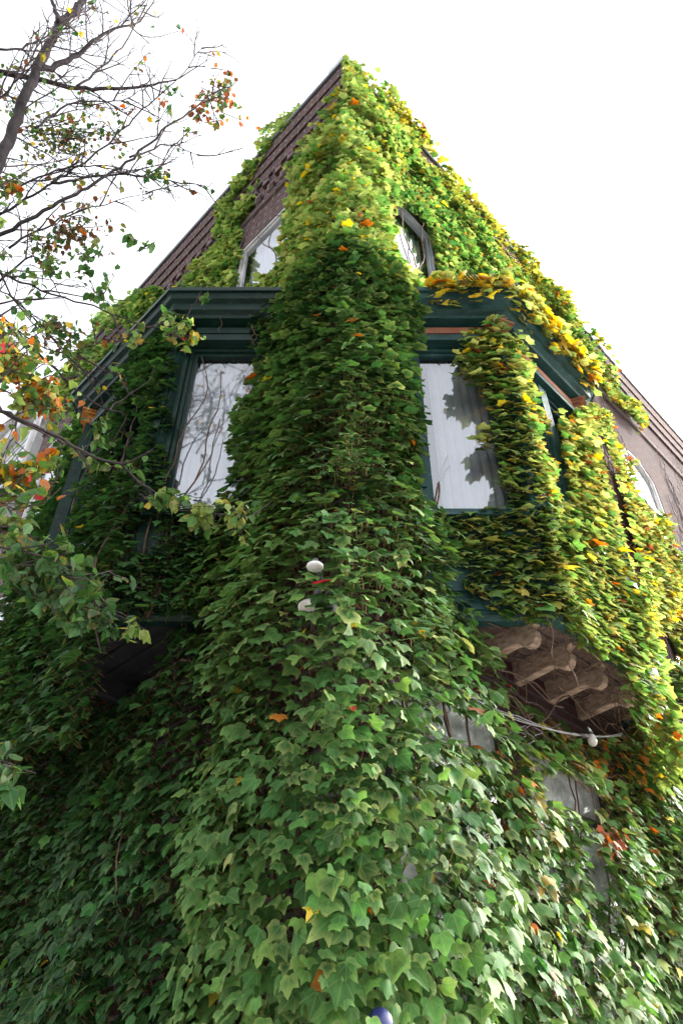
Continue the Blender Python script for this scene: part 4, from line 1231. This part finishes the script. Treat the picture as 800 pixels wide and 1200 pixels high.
limb([(-60, 330), (0, 340), (40, 372), (80, 420), (120, 450)], (4.0, 4.6), .009, .003, .4, .1, 'olive', .35, .05, 2, [fork])
limb([(-60, 640), (0, 640), (40, 650), (90, 680), (130, 715), (170, 738)], (2.9, 3.3), .012, .003, .4, .5, 'grey', .3, .05, 1, [fork + np.array([.1, 0, -.5])])
limb([(-60, 620), (0, 615), (30, 625), (70, 655), (100, 690)], (3.0, 3.4), .012, .003, .4, .5, 'grey', .3, .05, 1, [fork + np.array([.1, 0, -.5])])
limb([(-90, 880), (-30, 885), (0, 890), (18, 908)], (2.4, 2.5), .008, .003, .3, .5, 'grey', .2, .055, 1, [fork + np.array([.05, 0, -1.2])])
limb([(-70, 430), (0, 455), (30, 470), (70, 480)], (3.3, 3.6), .012, .003, .5, .5, 'orange', .32, .045, 1, [fork])
limb([(-70, 560), (0, 590), (20, 595), (50, 590), (70, 570)], (3.2, 3.5), .010, .003, .5, .4, 'orange', .3, .045, 1, [fork])
for pts in ([(-20, 130), (20, 95), (52, 40), (66, 0)], [(0, 232), (50, 205), (95, 195), (150, 200), (205, 218)], [(10, 290), (60, 262), (120, 240), (180, 225)],
            [(40, 150), (90, 120), (140, 118), (175, 100)], [(90, 100), (130, 70), (160, 30), (172, 5)], [(150, 185), (200, 170), (236, 186)], [(0, 330), (40, 300), (62, 330), (85, 370)], [(0, 60), (40, 52), (80, 22), (110, 8)]):
    limb(pts, (5.0, 5.6), .009, .002, .55, .05, 'olive', .34, .038, 2)
# clusters of leaves seen in the photo
def cluster(px, py, r, n, palk, dep, ls=.05, jag=.25):
    c = at(px, py, dep); R = r * dep / F
    nb_ = max(3, n // 7)
    for k in range(nb_):
        o = rng.normal(0, .5, 3) * R
        end = c + o; stt = c + o * .2 + np.array([-R * rng.uniform(.3, 1), rng.normal(0, .05), rng.normal(0, .3) * R])
        P = smooth_poly([stt, (stt + end) / 2 + rng.normal(0, .03, 3), end], 8)
        twigs.tube(P, np.linspace(.004, .0015, 8), 4, caps=False)
        for j in range(n // nb_):
            q = rng.normal(0, .6, 3) + np.array([0, 0, -.7])
            put_leaf(P[rng.integers(2, 8)] + rng.normal(0, .14, 3) * min(R, .35), q / np.linalg.norm(q), ls * rng.uniform(.55, 1.25), palk)
for a in [(268, 104, 30, 110, 'rust', 5.6, .044), (245, 132, 20, 50, 'rust', 5.5, .05), (205, 110, 10, 10, 'green', 5.4, .05), (190, 205, 22, 46, 'olive', 5.3, .045),
          (95, 165, 44, 240, 'olive', 5.6, .036), (60, 150, 42, 170, 'olive', 5.6, .036), (140, 150, 30, 60, 'rust', 5.7, .036), (14, 218, 20, 70, 'orange', 4.9, .05), (95, 265, 36, 170, 'rust', 4.9, .04), (60, 285, 32, 110, 'olive', 4.9, .04),
          (165, 290, 16, 26, 'green', 4.6, .05), (110, 300, 22, 40, 'green', 4.6, .05), (20, 120, 30, 60, 'olive', 5.6, .036),
          (30, 425, 42, 260, 'orange', 3.6, .046), (55, 470, 38, 210, 'orange', 3.6, .046), (10, 400, 34, 150, 'olive', 3.7, .045), (25, 560, 38, 200, 'orange', 3.5, .05), (65, 550, 26, 60, 'orange', 3.5, .05), (15, 620, 34, 140, 'pale', 3.3, .055),
          (205, 383, 20, 60, 'pale', 4.2, .05), (225, 390, 12, 26, 'orange', 4.2, .045), (165, 395, 16, 30, 'pale', 4.2, .045), (85, 395, 36, 120, 'olive', 4.4, .042),
          (60, 680, 36, 170, 'grey', 3.1, .055), (90, 700, 30, 110, 'grey', 3.1, .055), (120, 725, 20, 60, 'grey', 3.1, .055), (160, 738, 16, 26, 'pale', 3.1, .05), (30, 660, 26, 70, 'green', 3.1, .055),
          (235, 602, 26, 80, 'pale', 3.6, .05), (280, 606, 20, 50, 'pale', 3.6, .045), (200, 580, 18, 40, 'green', 3.6, .05), (130, 500, 20, 26, 'green', 3.8, .05), (150, 540, 16, 18, 'green', 3.8, .05), (110, 545, 14, 16, 'green', 3.8, .05),
          (5, 905, 20, 40, 'grey', 2.35, .06), (15, 318, 8, 8, 'green', 4.4, .05), (40, 330, 12, 14, 'green', 4.4, .05), (130, 335, 22, 30, 'green', 4.5, .05), (70, 320, 20, 24, 'green', 4.5, .048)]:
    cluster(*a)
# limbs over and behind the street side, seen only as reflections in the panes
for k in range(2):
    az = rng.uniform(-2.6, .3); e = rng.uniform(.5, 1.1); L = rng.uniform(2.5, 4.5)
    d0 = np.array([math.cos(az) * math.cos(e), math.sin(az) * math.cos(e), math.sin(e)])
    if d0[0] > 0 and d0[1] > -.1: d0[1] = -abs(d0[1]) - .3
    P = smooth_poly([fork, fork + d0 * L * .4 + np.array([0, 0, .3]), fork + d0 * L * .75 + np.array([0, 0, .5]), fork + d0 * L + np.array([0, 0, .4])], 40)
    P += rng.normal(0, .012, P.shape)
    limbs.tube(P, np.linspace(.06, .01, len(P)), 8)
    for i in range(12, 40):
        if rng.uniform() < .5:
            t = P[i] - P[i - 1]; t /= np.linalg.norm(t); sd = rng.normal(0, 1, 3); sd -= t * sd.dot(t); sd /= np.linalg.norm(sd)
            twig(P[i], t * .7 + sd * .7, rng.uniform(.4, .9), .007, 1, .22, 'olive', .055)
limbs.build('limb', M['bark'], tree, fixn=False)
twigs.build('twig', M['twig'], tree, fixn=False)
n = len(leafP); cols = np.zeros((n, 3)); lc = np.array(leafC)
for k, (c, w) in TP.items():
    m_ = lc == k; cols[m_] = pal(c, w, m_.sum())
build_leaves('crown', tree, np.array(leafP), np.repeat(np.array([[0, -1.0, 0]]), n, 0), np.array(leafS), cols, np.repeat(np.array([OR]), n, 0), np.clip(rng.normal(0, .2, n), 0, .6), M['tree_leaf'], lobed=np.clip(rng.normal(.1, .2, n), 0, .6), tip=np.array(leafT))
print('tree leaves', n)

# ------------------------------------------------------------------ light
world = bpy.data.worlds.new('World'); sc.world = world; world.use_nodes = True
nt = world.node_tree; bg = nt.nodes['Background']
SUN_EL, SUN_DIR = math.radians(27), np.array([.87, .49])
sky = N(nt, 'ShaderNodeTexSky', sky_type='NISHITA', sun_disc=False)
sky.sun_elevation = SUN_EL
sky.sun_rotation = math.atan2(SUN_DIR[0], SUN_DIR[1])
sky.air_density = 1.0; sky.dust_density = 6.0; sky.ozone_density = 1.0
hs = N(nt, 'ShaderNodeHueSaturation', ins={'Saturation': .18, 'Value': 1.0})
nt.links.new(sky.outputs[0], hs.inputs['Color']); nt.links.new(hs.outputs[0], bg.inputs['Color'])
bg.inputs['Strength'].default_value = .15
sd = bpy.data.lights.new('sun', 'SUN'); sd.energy = 1.5; sd.angle = math.radians(8); sd.color = (1, .93, .8)
so = bpy.data.objects.new('sun', sd); COL.objects.link(so)
dv = Vector((SUN_DIR[0] * math.cos(SUN_EL), SUN_DIR[1] * math.cos(SUN_EL), math.sin(SUN_EL)))
so.rotation_euler = dv.to_track_quat('Z', 'Y').to_euler(); so.location = (8, -2, 12)

cd = bpy.data.cameras.new('camera'); co = bpy.data.objects.new('camera', cd); COL.objects.link(co)
co.location = tuple(CAM); co.rotation_euler = (math.radians(90) + TH, 0, 0)
cd.sensor_fit = 'VERTICAL'; cd.sensor_height = 24; cd.lens = 24 * F / 1200; cd.clip_end = 2000; cd.clip_start = .02
sc.camera = co
sc.view_settings.view_transform = 'Standard'; sc.view_settings.look = 'None'; sc.view_settings.gamma = 1; sc.view_settings.use_curve_mapping = False
sc.view_settings.exposure = 2.6
sc.render.engine = 'CYCLES'
sc.cycles.use_denoising = True
sc.cycles.max_bounces = 6; sc.cycles.diffuse_bounces = 3; sc.cycles.glossy_bounces = 3; sc.cycles.transmission_bounces = 3; sc.cycles.transparent_max_bounces = 6
sc.cycles.sample_clamp_indirect = 4
